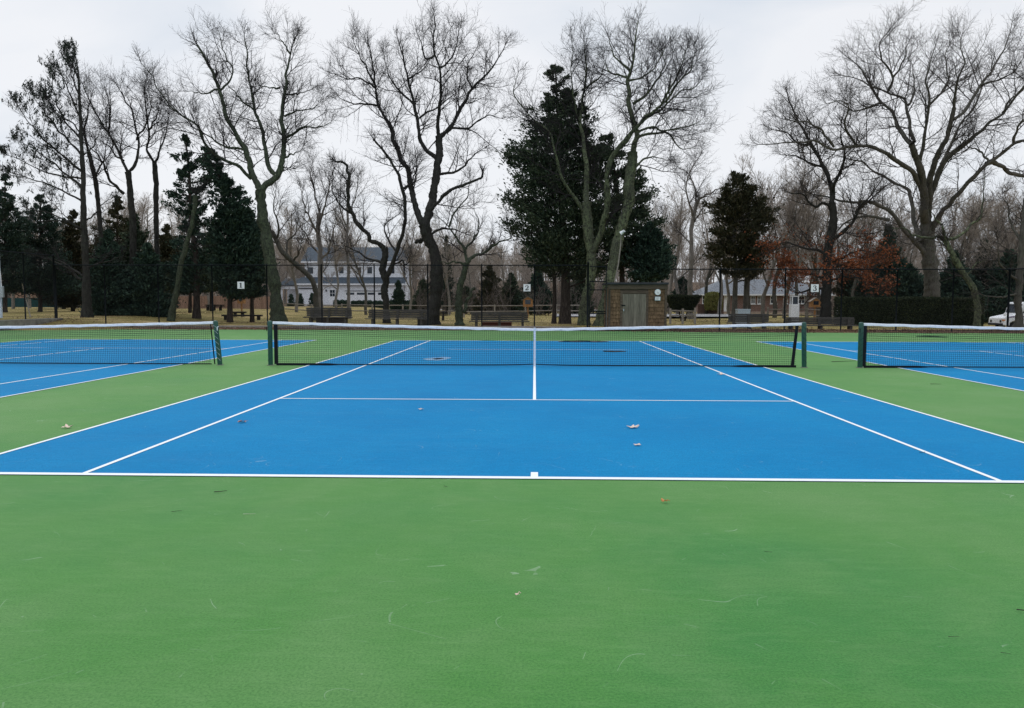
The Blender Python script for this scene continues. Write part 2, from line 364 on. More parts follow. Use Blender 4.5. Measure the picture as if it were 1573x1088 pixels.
# ---------------------------------------------------------------- nets
def topz(x): return .914+.15*(abs(x)/6.4)**1.15
def make_net(cx, label):
    root = thing('tennis_net', (cx, 0, 0), label, 'net', 'tennis nets across the three courts')
    xa, xb = -6.26, 6.22
    xs = np.arange(xa+.02, xb, .045); P = []
    botz = lambda x: .03+.02*np.exp(-(np.abs(x)/.5)) 
    for x in xs:
        wob = .012*math.sin(x*2.1+cx); zt = topz(x)-.03
        P.append([[cx+x, wob*.2, zt], [cx+x+.004*math.sin(x*3), wob, (zt+.03)/2], [cx+x, 0, botz(x)]])
    P = np.array(P); V, Q = tubes(P, np.full(P.shape[:2], .0031), 3)
    nx = 33; X = np.linspace(xa, xb, nx); H = []
    rows = 20
    for i in range(rows):
        f = i/(rows-1); zt = np.array([topz(x)-.05 for x in X]); zb = botz(X)+.01
        wob = .012*np.sin(X*2.1+cx)*math.sin(math.pi*f); H.append(np.stack([cx+X, wob, zb+(zt-zb)*f], 1))
    for i in range(6):      # the doubled rows just below the headband
        zt = np.array([topz(x)-.07-.045*i for x in X]); H.append(np.stack([cx+X, 0*X+.006, zt], 1))
    H = np.array(H); V2, Q2 = tubes(H, np.full(H.shape[:2], .003), 3)
    mesh_np('net_mesh', np.concatenate([V, V2]), np.concatenate([Q, Q2+len(V)]), M_net, root)
    # headband, folded over the cable, with a slight ripple
    b = MB(); n = 64; Vv = []; Fc = []
    for i in range(n+1):
        x = -6.33+12.66*i/n; z = topz(x)+.004*math.sin(i*1.7); dz = .062+.004*math.sin(i*2.3); y = .004*math.sin(i*.9)
        Vv += [(cx+x, y-.012, z-dz), (cx+x, y-.009, z-.008), (cx+x, y, z), (cx+x, y+.009, z-.008), (cx+x, y+.012, z-dz)]
        if i:
            o = (i-1)*5
            for k in range(4): Fc.append((o+k, o+5+k, o+6+k, o+k+1))
    b.add(Vv, Fc); b.build('headband', M_tape, root, True)
    s = MB(); s.box(cx-.026, cx+.026, -.016, -.011, .01, .925); s.box(cx-.026, cx+.026, .011, .016, .01, .925); s.box(cx-.026, cx+.026, -.016, .016, .9255, .93)
    s.build('centre_strap', M_tape, root)
    for x, dx, wd_ in ((xa, 0, .045), (xb, -.09 if cx > -9 else .08, .035 if cx > -9 else .012)):
        e = MB()
        e.add([(cx+x-wd_, -.01, topz(x)-.06), (cx+x+wd_, -.01, topz(x)-.06), (cx+x+wd_+dx, -.01, .03), (cx+x-wd_+dx, -.01, .03),
               (cx+x-wd_, .01, topz(x)-.06), (cx+x+wd_, .01, topz(x)-.06), (cx+x+wd_+dx, .01, .03), (cx+x-wd_+dx, .01, .03)],
              [(0,1,2,3),(7,6,5,4),(0,4,5,1),(1,5,6,2),(2,6,7,3),(3,7,4,0)])
        e.build('side_band', M_net, root)
    bt = MB(); pts = []
    for i in range(41):
        x = xa+(xb-xa)*i/40; pts.append((x, .028+.03*math.exp(-abs(x)/.35)))
    Vv = []; Fc = []
    for i, (x, z) in enumerate(pts):
        h = .055 if abs(x) > 4.9 and cx > -9 else .022
        Vv += [(cx+x, -.008, z-h/2), (cx+x, -.008, z+h/2), (cx+x, .008, z+h/2), (cx+x, .008, z-h/2)]
        if i:
            o = (i-1)*4
            for k in range(4): Fc.append((o+k, o+4+k, o+4+(k+1) % 4, o+(k+1) % 4))
    bt.add(Vv, Fc); bt.build('bottom_band', M_net, root)
    return root

def tubes(P, Rr, S_):
    """P[n,k,3], Rr[n,k] -> verts, quads of n tubes"""
    n, k, _ = P.shape; T = np.empty_like(P); T[:, 1:-1] = P[:, 2:]-P[:, :-2]; T[:, 0] = P[:, 1]-P[:, 0]; T[:, -1] = P[:, -1]-P[:, -2]
    T /= np.linalg.norm(T, axis=2, keepdims=True)+1e-9
    D = P[:, -1]-P[:, 0]; ref = np.where(np.abs(D[:, 2:3]) > .75*np.linalg.norm(D, axis=1, keepdims=True), [[1., .15, 0]], [[.1, .12, 1.]])
    U = np.cross(T, ref[:, None, :]); U /= np.linalg.norm(U, axis=2, keepdims=True)+1e-9; Vv = np.cross(T, U)
    a = np.arange(S_)*2*math.pi/S_
    ring = P[:, :, None, :]+Rr[:, :, None, None]*(np.cos(a)[None, None, :, None]*U[:, :, None, :]+np.sin(a)[None, None, :, None]*Vv[:, :, None, :])
    V = ring.reshape(-1, 3); i, j, s = np.meshgrid(np.arange(n), np.arange(k-1), np.arange(S_), indexing='ij')
    b = (i*k+j)*S_; s2 = (s+1) % S_
    return V, np.stack([b+s, b+s2, b+S_+s2, b+S_+s], -1).reshape(-1, 4)

make_net(-14.07, 'dark tennis net with white headband on the left court, cut off by the picture edge')
make_net(0, 'dark tennis net with white headband and white centre strap across the middle court')
make_net(14.07, 'dark tennis net with white headband on the right court, running out of the picture')
def net_post(x, lean, label, lace):
    root = thing('net_post', (x, 0, 0), label, 'net post', 'green net posts'); b = MB()
    n = 16; a = .052; hh = 1.075
    ring = [(a*math.copysign(abs(math.cos(i*math.pi*2/n+.2))**.6, math.cos(i*math.pi*2/n+.2)), a*math.copysign(abs(math.sin(i*math.pi*2/n+.2))**.6, math.sin(i*math.pi*2/n+.2))) for i in range(n)]
    V = []; Fc = []; lv = [(0, 1), (.3, 1), (.7, 1), (hh-.03, 1), (hh, .8), (hh+.008, .3)]
    for z, s_ in lv: V += [(x+lean*z+s_*u, s_*v, z) for u, v in ring]
    for i in range(len(lv)-1):
        for j in range(n): Fc.append((i*n+j, i*n+(j+1) % n, (i+1)*n+(j+1) % n, (i+1)*n+j))
    Fc.append(tuple(range((len(lv)-1)*n, len(lv)*n))); b.add(V, Fc); b.build('post', M_post, root, True)
    c = MB(); c.tube([(x, 0, 0), (x, 0, .012)], .09, 14); c.build('base_collar', M_conc, root)
    k = MB(); s = 1 if lace > 0 else -1
    for i in range(7):
        z = .98-.13*i; k.tube([(x+lean*z-s*.05, -.055, z), (x+lean*z+s*.02, -.056, z-.05), (x+lean*z+s*.05, -.05, z-.09)], .0022, 4)
    k.tube([(x+lean*.9+s*.055, 0, .93), (x+lean*.9+s*.055, -.07, .93), (x+lean*.9+s*.055, -.07, .84)], .01, 6)
    k.build('lacing', M_tape if lace == 2 else M_net, root)
net_post(-7.64, -.085, 'leaning green net post of the left court with pale cord laced down it', 2)
net_post(-6.4, 0, 'upright green net post at the left end of the middle net', -1)
net_post(6.41, -.03, 'green net post at the right end of the middle net, small gap before net', 1)
net_post(7.72, .0, 'green net post at the left end of the right court net', -1)

# ---------------------------------------------------------------- chain link fences
def chain_fence(name, pts, top, label, posts, cat='chain-link fence', thick=()):
    """pts: polyline (x, y) ; top: height ; posts: list of distances or xy"""
    x0, y0 = pts[0]; root = thing(name, (x0, y0, float(gz(x0, y0))), label, cat)
    PA = []; 
    for (ax, ay), (bx, by) in zip(pts[:-1], pts[1:]):
        a = np.array([ax, ay]); b = np.array([bx, by]); L = np.linalg.norm(b-a); d = (b-a)/L; step = .075; h = top
        n = int((L+h)/step)
        for i in range(n):
            s0 = -h+i*step
            for sgn in (1, -1):
                # wire running at 45 degrees, clipped to the panel
                s, e = max(0, s0), min(L, s0+h)
                if e <= s: continue
                za, zb = (s-s0), (e-s0)
                if sgn < 0: za, zb = h-za, h-zb
                pa = a+d*s; pb = a+d*e; g0 = float(gz(*pa)); g1 = float(gz(*pb))
                PA.append([[pa[0], pa[1], g0+za*(1-g0/h)+.03], [pb[0], pb[1], g1+zb*(1-g1/h)+.03]])
    PA = np.array(PA); V, Q = tubes(PA, np.full(PA.shape[:2], .0028), 3); mesh_np('wire_mesh', V, Q, M_blk, root)
    for (px_, py_) in posts:
        th = .055 if (px_, py_) in thick else .038
        g0 = float(gz(px_, py_)); b = MB(); b.tube([(px_, py_+.04, g0-.1), (px_, py_+.04, top+.06)], th, 8); b.tube([(px_, py_+.04, top+.06), (px_, py_+.04, top+.12)], th*1.15, 8, th*.5)
        b.build('post', M_blk, root, True)
    r = MB(); r.tube([(p[0], p[1]+.02, top+.03) for p in pts], .032, 6); r.build('top_rail', M_blk, root)
    r = MB(); r.tube([(p[0], p[1]+.02, float(gz(*p))+.06) for p in pts], .006, 5); r.build('tension_wire', M_blk, root)
    return root
DL, DR = 44.0, 41.3
def fp(px, D): return (gX(px, D), D-18.7)
ul = [161, 243, 326, 410, 494, 575, 657, 740, 821]
pl = [fp(p, DL) for p in ul]
c0 = (-27.4, DL-18.7); c1 = fp(903, DL); c2 = fp(903, 41.5); c3 = fp(1027, 41.5)
chain_fence('chain_link_fence', [c0, c1], 3.52, 'black chain-link fence behind the left and middle courts', [c0]+pl+[c1], thick=[c0])
chain_fence('chain_link_fence', [c1, c2], 3.52, 'short black chain-link return beside the shed gate', [c2], thick=[c2])
pr = [fp(p, DR) for p in (1106, 1206, 1293, 1378, 1464, 1550)]
chain_fence('chain_link_fence', [fp(1030, DR), pr[-1]], 3.2, 'black chain-link fence behind the right court', pr, thick=[pr[-1]])
chain_fence('chain_link_fence', [(-27.5, 25.35), (-27.5, 10)], 4.05, 'black chain-link side fence on the low wall at far left', [(-27.5, 25.35), (-27.5, 22.7), (-27.5, 19.5), (-27.5, 16.2), (-27.5, 13)], thick=[(-27.5, 25.35)])
chain_fence('chain_link_fence', [pr[-1], (pr[-1][0], 9)], 3.2, 'black chain-link side fence at the far right edge', [(pr[-1][0], 19.5), (pr[-1][0], 16.4), (pr[-1][0], 13.3), (pr[-1][0], 9.)])
b = MB(); b.box(-27.62, -27.2, 8, 25.6, -.1, .52); tag(b.build('retaining_wall', M_conc, bev=.02), 'low mossy concrete wall under the left side fence', 'wall')
b = MB()
x = GXL+.2
while x < 2:
    L = rnd.uniform(2.8, 3.6); x1 = min(x+L, 2.2); b.box(x, x1-.02, 24.75, 24.93, -.05, .14+rnd.uniform(-.015, .015)); x = x1
tag(b.build('timber_edging', M_rail, bev=.01), 'pale weathered timber edging at the foot of the left back fence', 'edging')

# fence over the shed: gate and upper panel
gt = thing('gate', (c2[0], c2[1], 0), 'dark metal gate of rails between the fence post and the shed', 'gate')
ga, gb = gX(905, 41.5), gX(931, 41.5); gy = c2[1]
zz = lambda py, D=41.5: float(at(900, py, D)[2])
b = MB()
for py in (410, 432.5, 445.5, 478.5, 481.5): b.tube([(ga, gy, zz(py)), (gb, gy, zz(py))], .03, 6)
b.tube([(gb, gy, .03), (gb, gy, zz(408))], .03, 6); b.tube([(ga+.03, gy, .03), (ga+.03, gy, zz(433))], .03, 6); b.build('gate_frame', M_blk, gt)
PA = []
for i in range(70):
    s0 = -2.6+i*.075*1.0
    for sg in (1, -1):
        s, e = max(0, s0), min(gb-ga, s0+2.6)
        if e <= s: continue
        za, zb = s-s0, e-s0
        if sg < 0: za, zb = 2.6-za, 2.6-zb
        PA.append([[ga+s, gy, za+.04], [ga+e, gy, zb+.04]])
PA = np.array(PA); V, Q = tubes(PA, np.full(PA.shape[:2], .0028), 3); mesh_np('wire_mesh', V, Q, M_blk, gt)
# shed
D = 41.5; sx0, sx1 = gX(935, D), gX(1024, D); fy = D-18.7+.03; SD = 2.6
sh = thing('shed', ((sx0+sx1)/2, fy, 0), 'small brown cedar-shingled shed with flat tar roof behind the courts', 'shed')
wall_top = zz(443); dx0, dx1 = gX(953, D), gX(996, D); dtop = zz(447.5)
b = MB(); b.box(sx0+.03, sx1-.03, fy+.03, fy+SD, 0, wall_top+.08); b.build('wall', M_trim, sh)
b = MB(); rows = 11
for side in ((sx0+.1, dx0-.0, 1), (dx1+.0, sx1-.1, 1), (dx0, dx1, 0)):
    for r_ in range(rows):
        z0 = .05+r_*(wall_top-.05)/rows; z1 = z0+(wall_top-.05)/rows+.04
        if side[2] == 0 and z0 < dtop+.02: continue
        x = side[0]
        while x < side[1]-.02:
            wd = rnd.uniform(.09, .2); xe = min(x+wd, side[1]); j = rnd.uniform(-.006, .008); zj = z0+rnd.uniform(-.012, .012)
            b.add([(x, fy-.012-j, zj), (xe-.006, fy-.012-j, zj), (xe-.006, fy+.022, z1), (x, fy+.022, z1), (x, fy+.03, zj), (xe-.006, fy+.03, zj), (xe-.006, fy+.03, z1), (x, fy+.03, z1)],
                  [(0,1,2,3),(5,4,7,6),(1,5,6,2),(4,0,3,7),(0,4,5,1)]); x = xe
for r_ in range(rows):    # side walls
    z0 = .05+r_*(wall_top-.05)/rows; z1 = z0+(wall_top-.05)/rows+.02
    for xx, sg in ((sx0+.03, -1), (sx1-.03, 1)):
        b.add([(xx+sg*.03, fy+.1, z0), (xx+sg*.03, fy+SD, z0), (xx+sg*.006, fy+SD, z1), (xx+sg*.006, fy+.1, z1)], [(0,1,2,3)])
b.build('shingles', M_shing, sh)
for xa_ in (sx0-.02, sx1-.1): b = MB(); b.box(xa_, xa_+.12, fy-.035, fy+.09, 0, wall_top); b.build('corner_board', M_trim, sh)
b = MB(); b.box(sx0-.05, sx1+.05, fy-.06, fy-.02, zz(444), zz(437.2)); b.build('fascia', M_trim, sh)
b = MB(); b.box(sx0-.12, sx1+.08, fy-.16, fy+SD+.1, zz(437), zz(434)); b.build('roof', M_roofd, sh, bev=.01)
b = MB(); fw_ = .12
b.box(dx0, dx0+fw_, fy-.04, fy+.02, 0, dtop); b.box(dx1-fw_, dx1, fy-.04, fy+.02, 0, dtop); b.box(dx0+fw_, dx1-fw_, fy-.04, fy+.02, dtop-fw_, dtop)
b.build('door_frame', M_trim, sh, bev=.004)
b = MB(); x = dx0+fw_
while x < dx1-fw_-.01:
    xe = min(x+.145, dx1-fw_); b.box(x+.003, xe-.003, fy-.02+rnd.uniform(-.002, .003), fy+.02, .04+rnd.uniform(0, .03), dtop-fw_-.02); x = xe
dr = b.build('door', M_door, sh)
b = MB(); b.box(dx0+.06, dx0+.26, fy-.055, fy-.041, 1.3, 1.36); b.build('hasp', M_blk, dr); b = MB(); b.box(dx0+.15, dx0+.2, fy-.075, fy-.021, 1.02, 1.13); b.build('handle', M_steel, dr, bev=.006)
# wall clock
ck = at(1010.3, 449, D-.09); r_ = .16
cl_ = thing('wall_clock', (ck[0], ck[1], ck[2]), 'round white wall clock on the shed wall right of the door', 'clock')
b = MB(); b.disc((ck[0], ck[2]), r_, ck[1]-.02, ck[1]+.04, 28); b.build('case', M_steel, cl_)
b = MB(); b.disc((ck[0], ck[2]), r_*.9, ck[1]-.026, ck[1]-.021, 28); b.build('dial', M_white, cl_)
b = MB(); b.bar((ck[0], ck[1]-.03, ck[2]), (ck[0]+.05, ck[1]-.03, ck[2]-.04), .016, .004); b.bar((ck[0]-.02, ck[1]-.033, ck[2]+.03), (ck[0]+.03, ck[1]-.033, ck[2]-.1), .01, .004); b.build('hands', M_ink, cl_)
b = MB()
for i in range(12):
    an = i*math.pi/6; b.box(ck[0]+.12*math.cos(an)-.006, ck[0]+.12*math.cos(an)+.006, ck[1]-.029, ck[1]-.0265, ck[2]+.12*math.sin(an)-.006, ck[2]+.12*math.sin(an)+.006)
b.build('hour_marks', M_ink, cl_)
p = at(1010.3, 458.8, D-.09); b = MB(); b.box(p[0]-.145, p[0]+.145, p[1]-.012, p[1]+.03, p[2]-.105, p[2]+.1)
nt = thing('notice_board', (p[0], p[1], p[2]), 'small white framed notice under the clock on the shed', 'notice'); b.build('frame', M_steel, nt)
b = MB(); b.box(p[0]-.12, p[0]+.12, p[1]-.016, p[1]-.0125, p[2]-.08, p[2]+.075); b.build('paper', M_white, nt)
b = MB()
for i in range(4): b.box(p[0]-.09, p[0]+.09-.02*i, p[1]-.019, p[1]-.0165, p[2]+.045-.035*i, p[2]+.053-.035*i)
b.build('print', M_ink, nt)
# pale pipes by the shed
for px, y0, lab in ((931, 437, 'pale vertical pipe on the left corner of the shed'),):
    a = at(px+1, y0, 41.35); b = MB(); b.tube([(a[0], a[1], 0), (a[0], a[1], a[2])], .03, 8); b.tube([(a[0]+.14, a[1], 0), (a[0]+.14, a[1], a[2]-.3)], .018, 8)
    tag(b.build('pipe', M_bench, None, True), lab, 'pipe')
# leaning pole with pale cap
Dp = 43; pts = [at(933.5, 505, Dp), at(938, 470, Dp), at(943, 440, Dp), at(950, 405, Dp), at(953.5, 375, Dp), at(954, 358, Dp)]
lp = thing('leaning_pole', tuple(pts[0]), 'thin pale pole leaning against the lichened tree beside the shed', 'pole')
b = MB(); b.tube(pts, .04, 8, .028); b.build('pole', M_rail, lp, True)
b = MB(); b.tube([pts[-1]+[-.02, 0, -.02], pts[-1]+[.18, -.1, .1]], .1, 10, .07); b.build('cap', M_white, lp, True)

# numbered signs
def sign(px, py, Dm, num):
    p = at(px, py, Dm-.06); h = .2
    words = {'1': 'white square sign with a black 1 on the fence behind the left court', '2': 'white square sign with a black 2 on the fence behind the middle court', '3': 'white square sign with a black 3 on the fence behind the right court'}
    o = thing('court_sign', tuple(p), words[num], 'sign', 'numbered court signs')
    b = MB(); b.box(p[0]-h, p[0]+h, p[1]-.008, p[1]+.008, p[2]-h, p[2]+h); b.build('panel', M_white, o, bev=.004)
    b = MB(); y0, y1 = p[1]-.016, p[1]-.0085
    def stroke(pts_, wds):
        L = []; Rr_ = []
        for i, (x, z) in enumerate(pts_):
            a = np.array(pts_[max(0, i-1)], float); c = np.array(pts_[min(len(pts_)-1, i+1)], float); d = (c-a)/np.linalg.norm(c-a)
            nrm = np.array([-d[1], d[0]])*wds[i]/2; L.append((x+nrm[0], z+nrm[1])); Rr_.append((x-nrm[0], z-nrm[1]))
        for i in range(len(pts_)-1):
            q = [L[i], L[i+1], Rr_[i+1], Rr_[i]]; b.prism([(p[0]+x*.27, p[2]+z*.27) for x, z in q][::-1], y0, y1)
    if num == '1':
        stroke([(0, -.5), (0, .5)], [.24, .24]); b.prism([(p[0]+x*.27, p[2]+z*.27) for x, z in [(-.27, -.5), (.27, -.5), (.27, -.4), (-.27, -.4)]], y0-.001, y1)
        b.prism([(p[0]+x*.27, p[2]+z*.27) for x, z in [(-.26, .34), (-.1, .36), (-.1, .5), (-.26, .4)]], y0-.002, y1)
    elif num == '2':
        stroke([(-.3, .22), (-.27, .34), (-.15, .45), (.02, .48), (.18, .42), (.25, .26), (.2, .08), (.02, -.14), (-.16, -.3), (-.28, -.42)], [.2, .14, .09, .08, .16, .22, .2, .15, .12, .12])
        b.prism([(p[0]+x*.27, p[2]+z*.27) for x, z in [(-.33, -.5), (.3, -.5), (.35, -.2), (.28, -.2), (.2, -.34), (-.33, -.36)]], y0-.001, y1)
    else:
        stroke([(-.28, .3), (-.2, .42), (-.04, .48), (.14, .43), (.2, .28), (.12, .12), (-.06, .04)], [.18, .11, .08, .15, .2, .14, .07])
        stroke([(-.06, .05), (.12, -.0), (.25, -.14), (.25, -.3), (.12, -.44), (-.06, -.48), (-.24, -.42), (-.3, -.3)], [.07, .13, .2, .22, .14, .08, .11, .2])
    b.build('numeral', M_ink, o)
sign(370, 438.3, DL, '1'); sign(809.5, 442.3, DL, '2'); sign(1251.7, 442.8, DR, '3')

# ---------------------------------------------------------------- trees
def cr(P, k):
    P = np.asarray(P, float)
    if len(P) == 2: return P[0]+(P[1]-P[0])*np.linspace(0, 1, k)[:, None]
    Q = np.vstack([2*P[0]-P[1], P, 2*P[-1]-P[-2]]); out = []
    for i in range(1, len(Q)-2):
        tt = np.linspace(0, 1, 10, endpoint=False)[:, None]; a, b_, c, d = Q[i-1], Q[i], Q[i+1], Q[i+2]
        out.append(.5*((2*b_)+(-a+c)*tt+(2*a-5*b_+4*c-d)*tt**2+(-a+3*b_-3*c+d)*tt**3))
    out = np.vstack(out+[P[-1:]]); s = np.concatenate([[0], np.cumsum(np.linalg.norm(np.diff(out, axis=0), axis=1))])
    return np.stack([np.interp(np.linspace(0, s[-1], k), s, out[:, j]) for j in range(3)], 1)
def nrm(a): return a/(np.linalg.norm(a, axis=-1, keepdims=True)+1e-9)
def spawn(P, Rr, idx, tt, L, ang, upb, wig, k, rr, rmin, g=None, taper=.35):
    g = g or rng
    K = P.shape[1]; f = tt*(K-1); i0 = np.minimum(f.astype(int), K-2); fr = (f-i0)[:, None]
    a = P[idx, i0]; b_ = P[idx, i0+1]; pos = a+(b_-a)*fr; T = nrm(b_-a)
    r0 = (Rr[idx, i0]*(1-fr[:, 0])+Rr[idx, i0+1]*fr[:, 0])*rr; r0 = np.maximum(r0, rmin)
    q = g.normal(size=T.shape); q = nrm(q-(q*T).sum(1, keepdims=True)*T)
    an = ang*(.7+.6*g.random(len(tt)))[:, None]*(1-.5*tt[:, None]**4)
    d = nrm(np.cos(an)*T+np.sin(an)*q+np.array([0, 0, upb])); out = [pos]; st = (L/(k-1))[:, None]
    for s in range(k-1):
        d = nrm(d+wig*g.normal(size=d.shape)+np.array([0, 0, upb*.5])); out.append(out[-1]+d*st)
    return np.stack(out, 1), r0[:, None]*np.linspace(1, taper, k)[None, :]
def children(P, Rr, n, lo, hi, ang, upb, wig, k, rr, rmin, t0=.15, g=None):
    g = g or rng
    N_ = len(P); idx = np.repeat(np.arange(N_), n); tt = t0+(1-t0)*((np.tile(np.arange(n), N_)+g.random(N_*n))/n)
    Lp = np.linalg.norm(P[:, -1]-P[:, 0], axis=1); q = (Lp/Lp.mean())[idx]; keep = g.random(N_*n) < np.clip(q, .12, 1)
    idx = idx[keep]; tt = tt[keep]; q = q[keep]; m_ = len(idx)
    return spawn(P, Rr, idx, np.clip(tt, 0, .999), g.uniform(lo, hi, m_)*(1.15-.6*tt)*np.clip(q, .4, 1.35), ang, upb, wig, k, rr, rmin, g)
def cat(parts):
    V = []; Q = []; o = 0
    for v, q in parts: V.append(v); Q.append(q+o); o += len(v)
    return np.concatenate(V), np.concatenate(Q)

def hero(name, D, limbs, label, bk, tw, s=1., n2=7, n3=6, dens=1.6, upb=.12, depth=.55, seed=0, wig=.16, rmin=.006, cat_='tree', group=None, ang=.95, leaf=None, r1f=.48):
    g = np.random.default_rng(100+seed); pp = ppm(D); trunk = []; L1P = []; L1R = []; done = []
    base = None
    for li, (r0, r1, dn, pts) in enumerate(limbs):
        k = 14 if li == 0 else 10; px = cr([(x, y, 0) for x, y in pts], max(k, 2*len(pts)))
        K = len(px); d0 = 0
        if done:
            best = 1e9
            for a in done:
                dd = np.hypot(a[:, 0]-px[0, 0], a[:, 1]-px[0, 1]); j = dd.argmin()
                if dd[j] < best: best = dd[j]; d0 = a[j, 2]
        sl = 0 if li == 0 else g.uniform(.25, depth)*g.choice([-1, 1])
        s_ = np.concatenate([[0], np.cumsum(np.hypot(*np.diff(px[:, :2], axis=0).T))])/pp
        dz = d0+sl*s_*(1-.03*s_); px[:, 2] = dz; done.append(px.copy())
        Pw = np.array([at(x, y, D+z) for x, y, z in px])
        rr = np.linspace(r0*(.95 if li == 0 else .82), r1*(1 if li == 0 or r1 > 1.4 else .45), K)/pp
        if li == 0:
            Pw[0, 2] = float(gz(Pw[0, 0], Pw[0, 1]))-.1; rr = rr*(1+.45*np.exp(-np.arange(K)*1.3)); base = (Pw[0, 0], Pw[0, 1], Pw[0, 2]+.1)
        else:
            # start inside the parent
            pass
        Pw[1:-1] += g.normal(size=(K-2, 3))*.035*(1 if li else .4)
        rr = rr*(1+.07*g.normal(size=K))
        Pq = cr(Pw, K*4); rq = np.interp(np.linspace(0, 1, K*4), np.linspace(0, 1, K), rr); ns = 12 if r0 > 4 else 7
        Vt, Qt = tubes(Pq[None], rq[None], ns); Cc = np.repeat(Pq, ns, 0); nz = 1+.09*g.normal(size=(len(Vt), 1)); Vt = Cc+(Vt-Cc)*nz; trunk.append((Vt, Qt))
        if dn > 0:
            Lm = s_[-1]; n = max(3, int(dn*dens*1.15*Lm)); t0 = .1 if li else .35
            tt = t0+(1-t0)*((np.arange(n)+g.random(n))/n)**.85; tt = np.clip(tt, 0, .999)
            P_, R_ = spawn(Pw[None], rr[None], np.zeros(n, int), tt, g.uniform(1.1, 4.0, n)*s*(1.18-.85*tt), ang, upb, wig*.85, 8, r1f, .01, g)
            L1P.append(P_); L1R.append(R_)
            # leader continuing past the limb tip
            P_, R_ = spawn(Pw[None], rr[None], np.zeros(3, int), np.full(3, .999), g.uniform(.5, 1.1, 3)*s, .55, upb, wig, 8, .7, .01, g); L1P.append(P_); L1R.append(R_)
    root = thing(name, base, label, cat_, group)
    V, Q = cat(trunk); mesh_np('trunk', V, Q, bk, root, True)
    P1 = np.concatenate(L1P); R1 = np.minimum(np.concatenate(L1R), .042*np.linspace(1, .22, 8)[None])
    P2, R2 = children(P1, R1, n2+5, .45*s, 1.9*s, .95, upb*.7, wig, 5, .6, .0085, .08, g)
    P3, R3 = children(P2, R2, n3+1, .22*s, .8*s, .85, upb*.7, wig, 3, .6, rmin, .05, g)
    V, Q = cat([tubes(P1, R1, 5), tubes(P2, R2, 3), tubes(P3, R3, 3)]); mesh_np('crown', V, Q, tw, root)
    return root, P1, P2, P3

def cards(Cn, ln, wd, upd=0., g=None, droop=0.):
    """many small leaf-shaped faces centred near Cn"""
    g = g or rng; n = len(Cn); d = nrm(g.normal(size=(n, 3))+np.array([0, 0, upd])); q = g.normal(size=(n, 3)); s = nrm(np.cross(d, q))
    L = (ln*(.6+.8*g.random(n)))[:, None]; Wd = (wd*(.6+.8*g.random(n)))[:, None]
    a = Cn-d*L/2; c = Cn+d*L/2; m_ = Cn+s*Wd/2-d*L*.1; m2 = Cn-s*Wd/2-d*L*.1
    V = np.stack([a, m_, c, m2], 1).reshape(-1, 3); return V, np.arange(4*n).reshape(-1, 4)

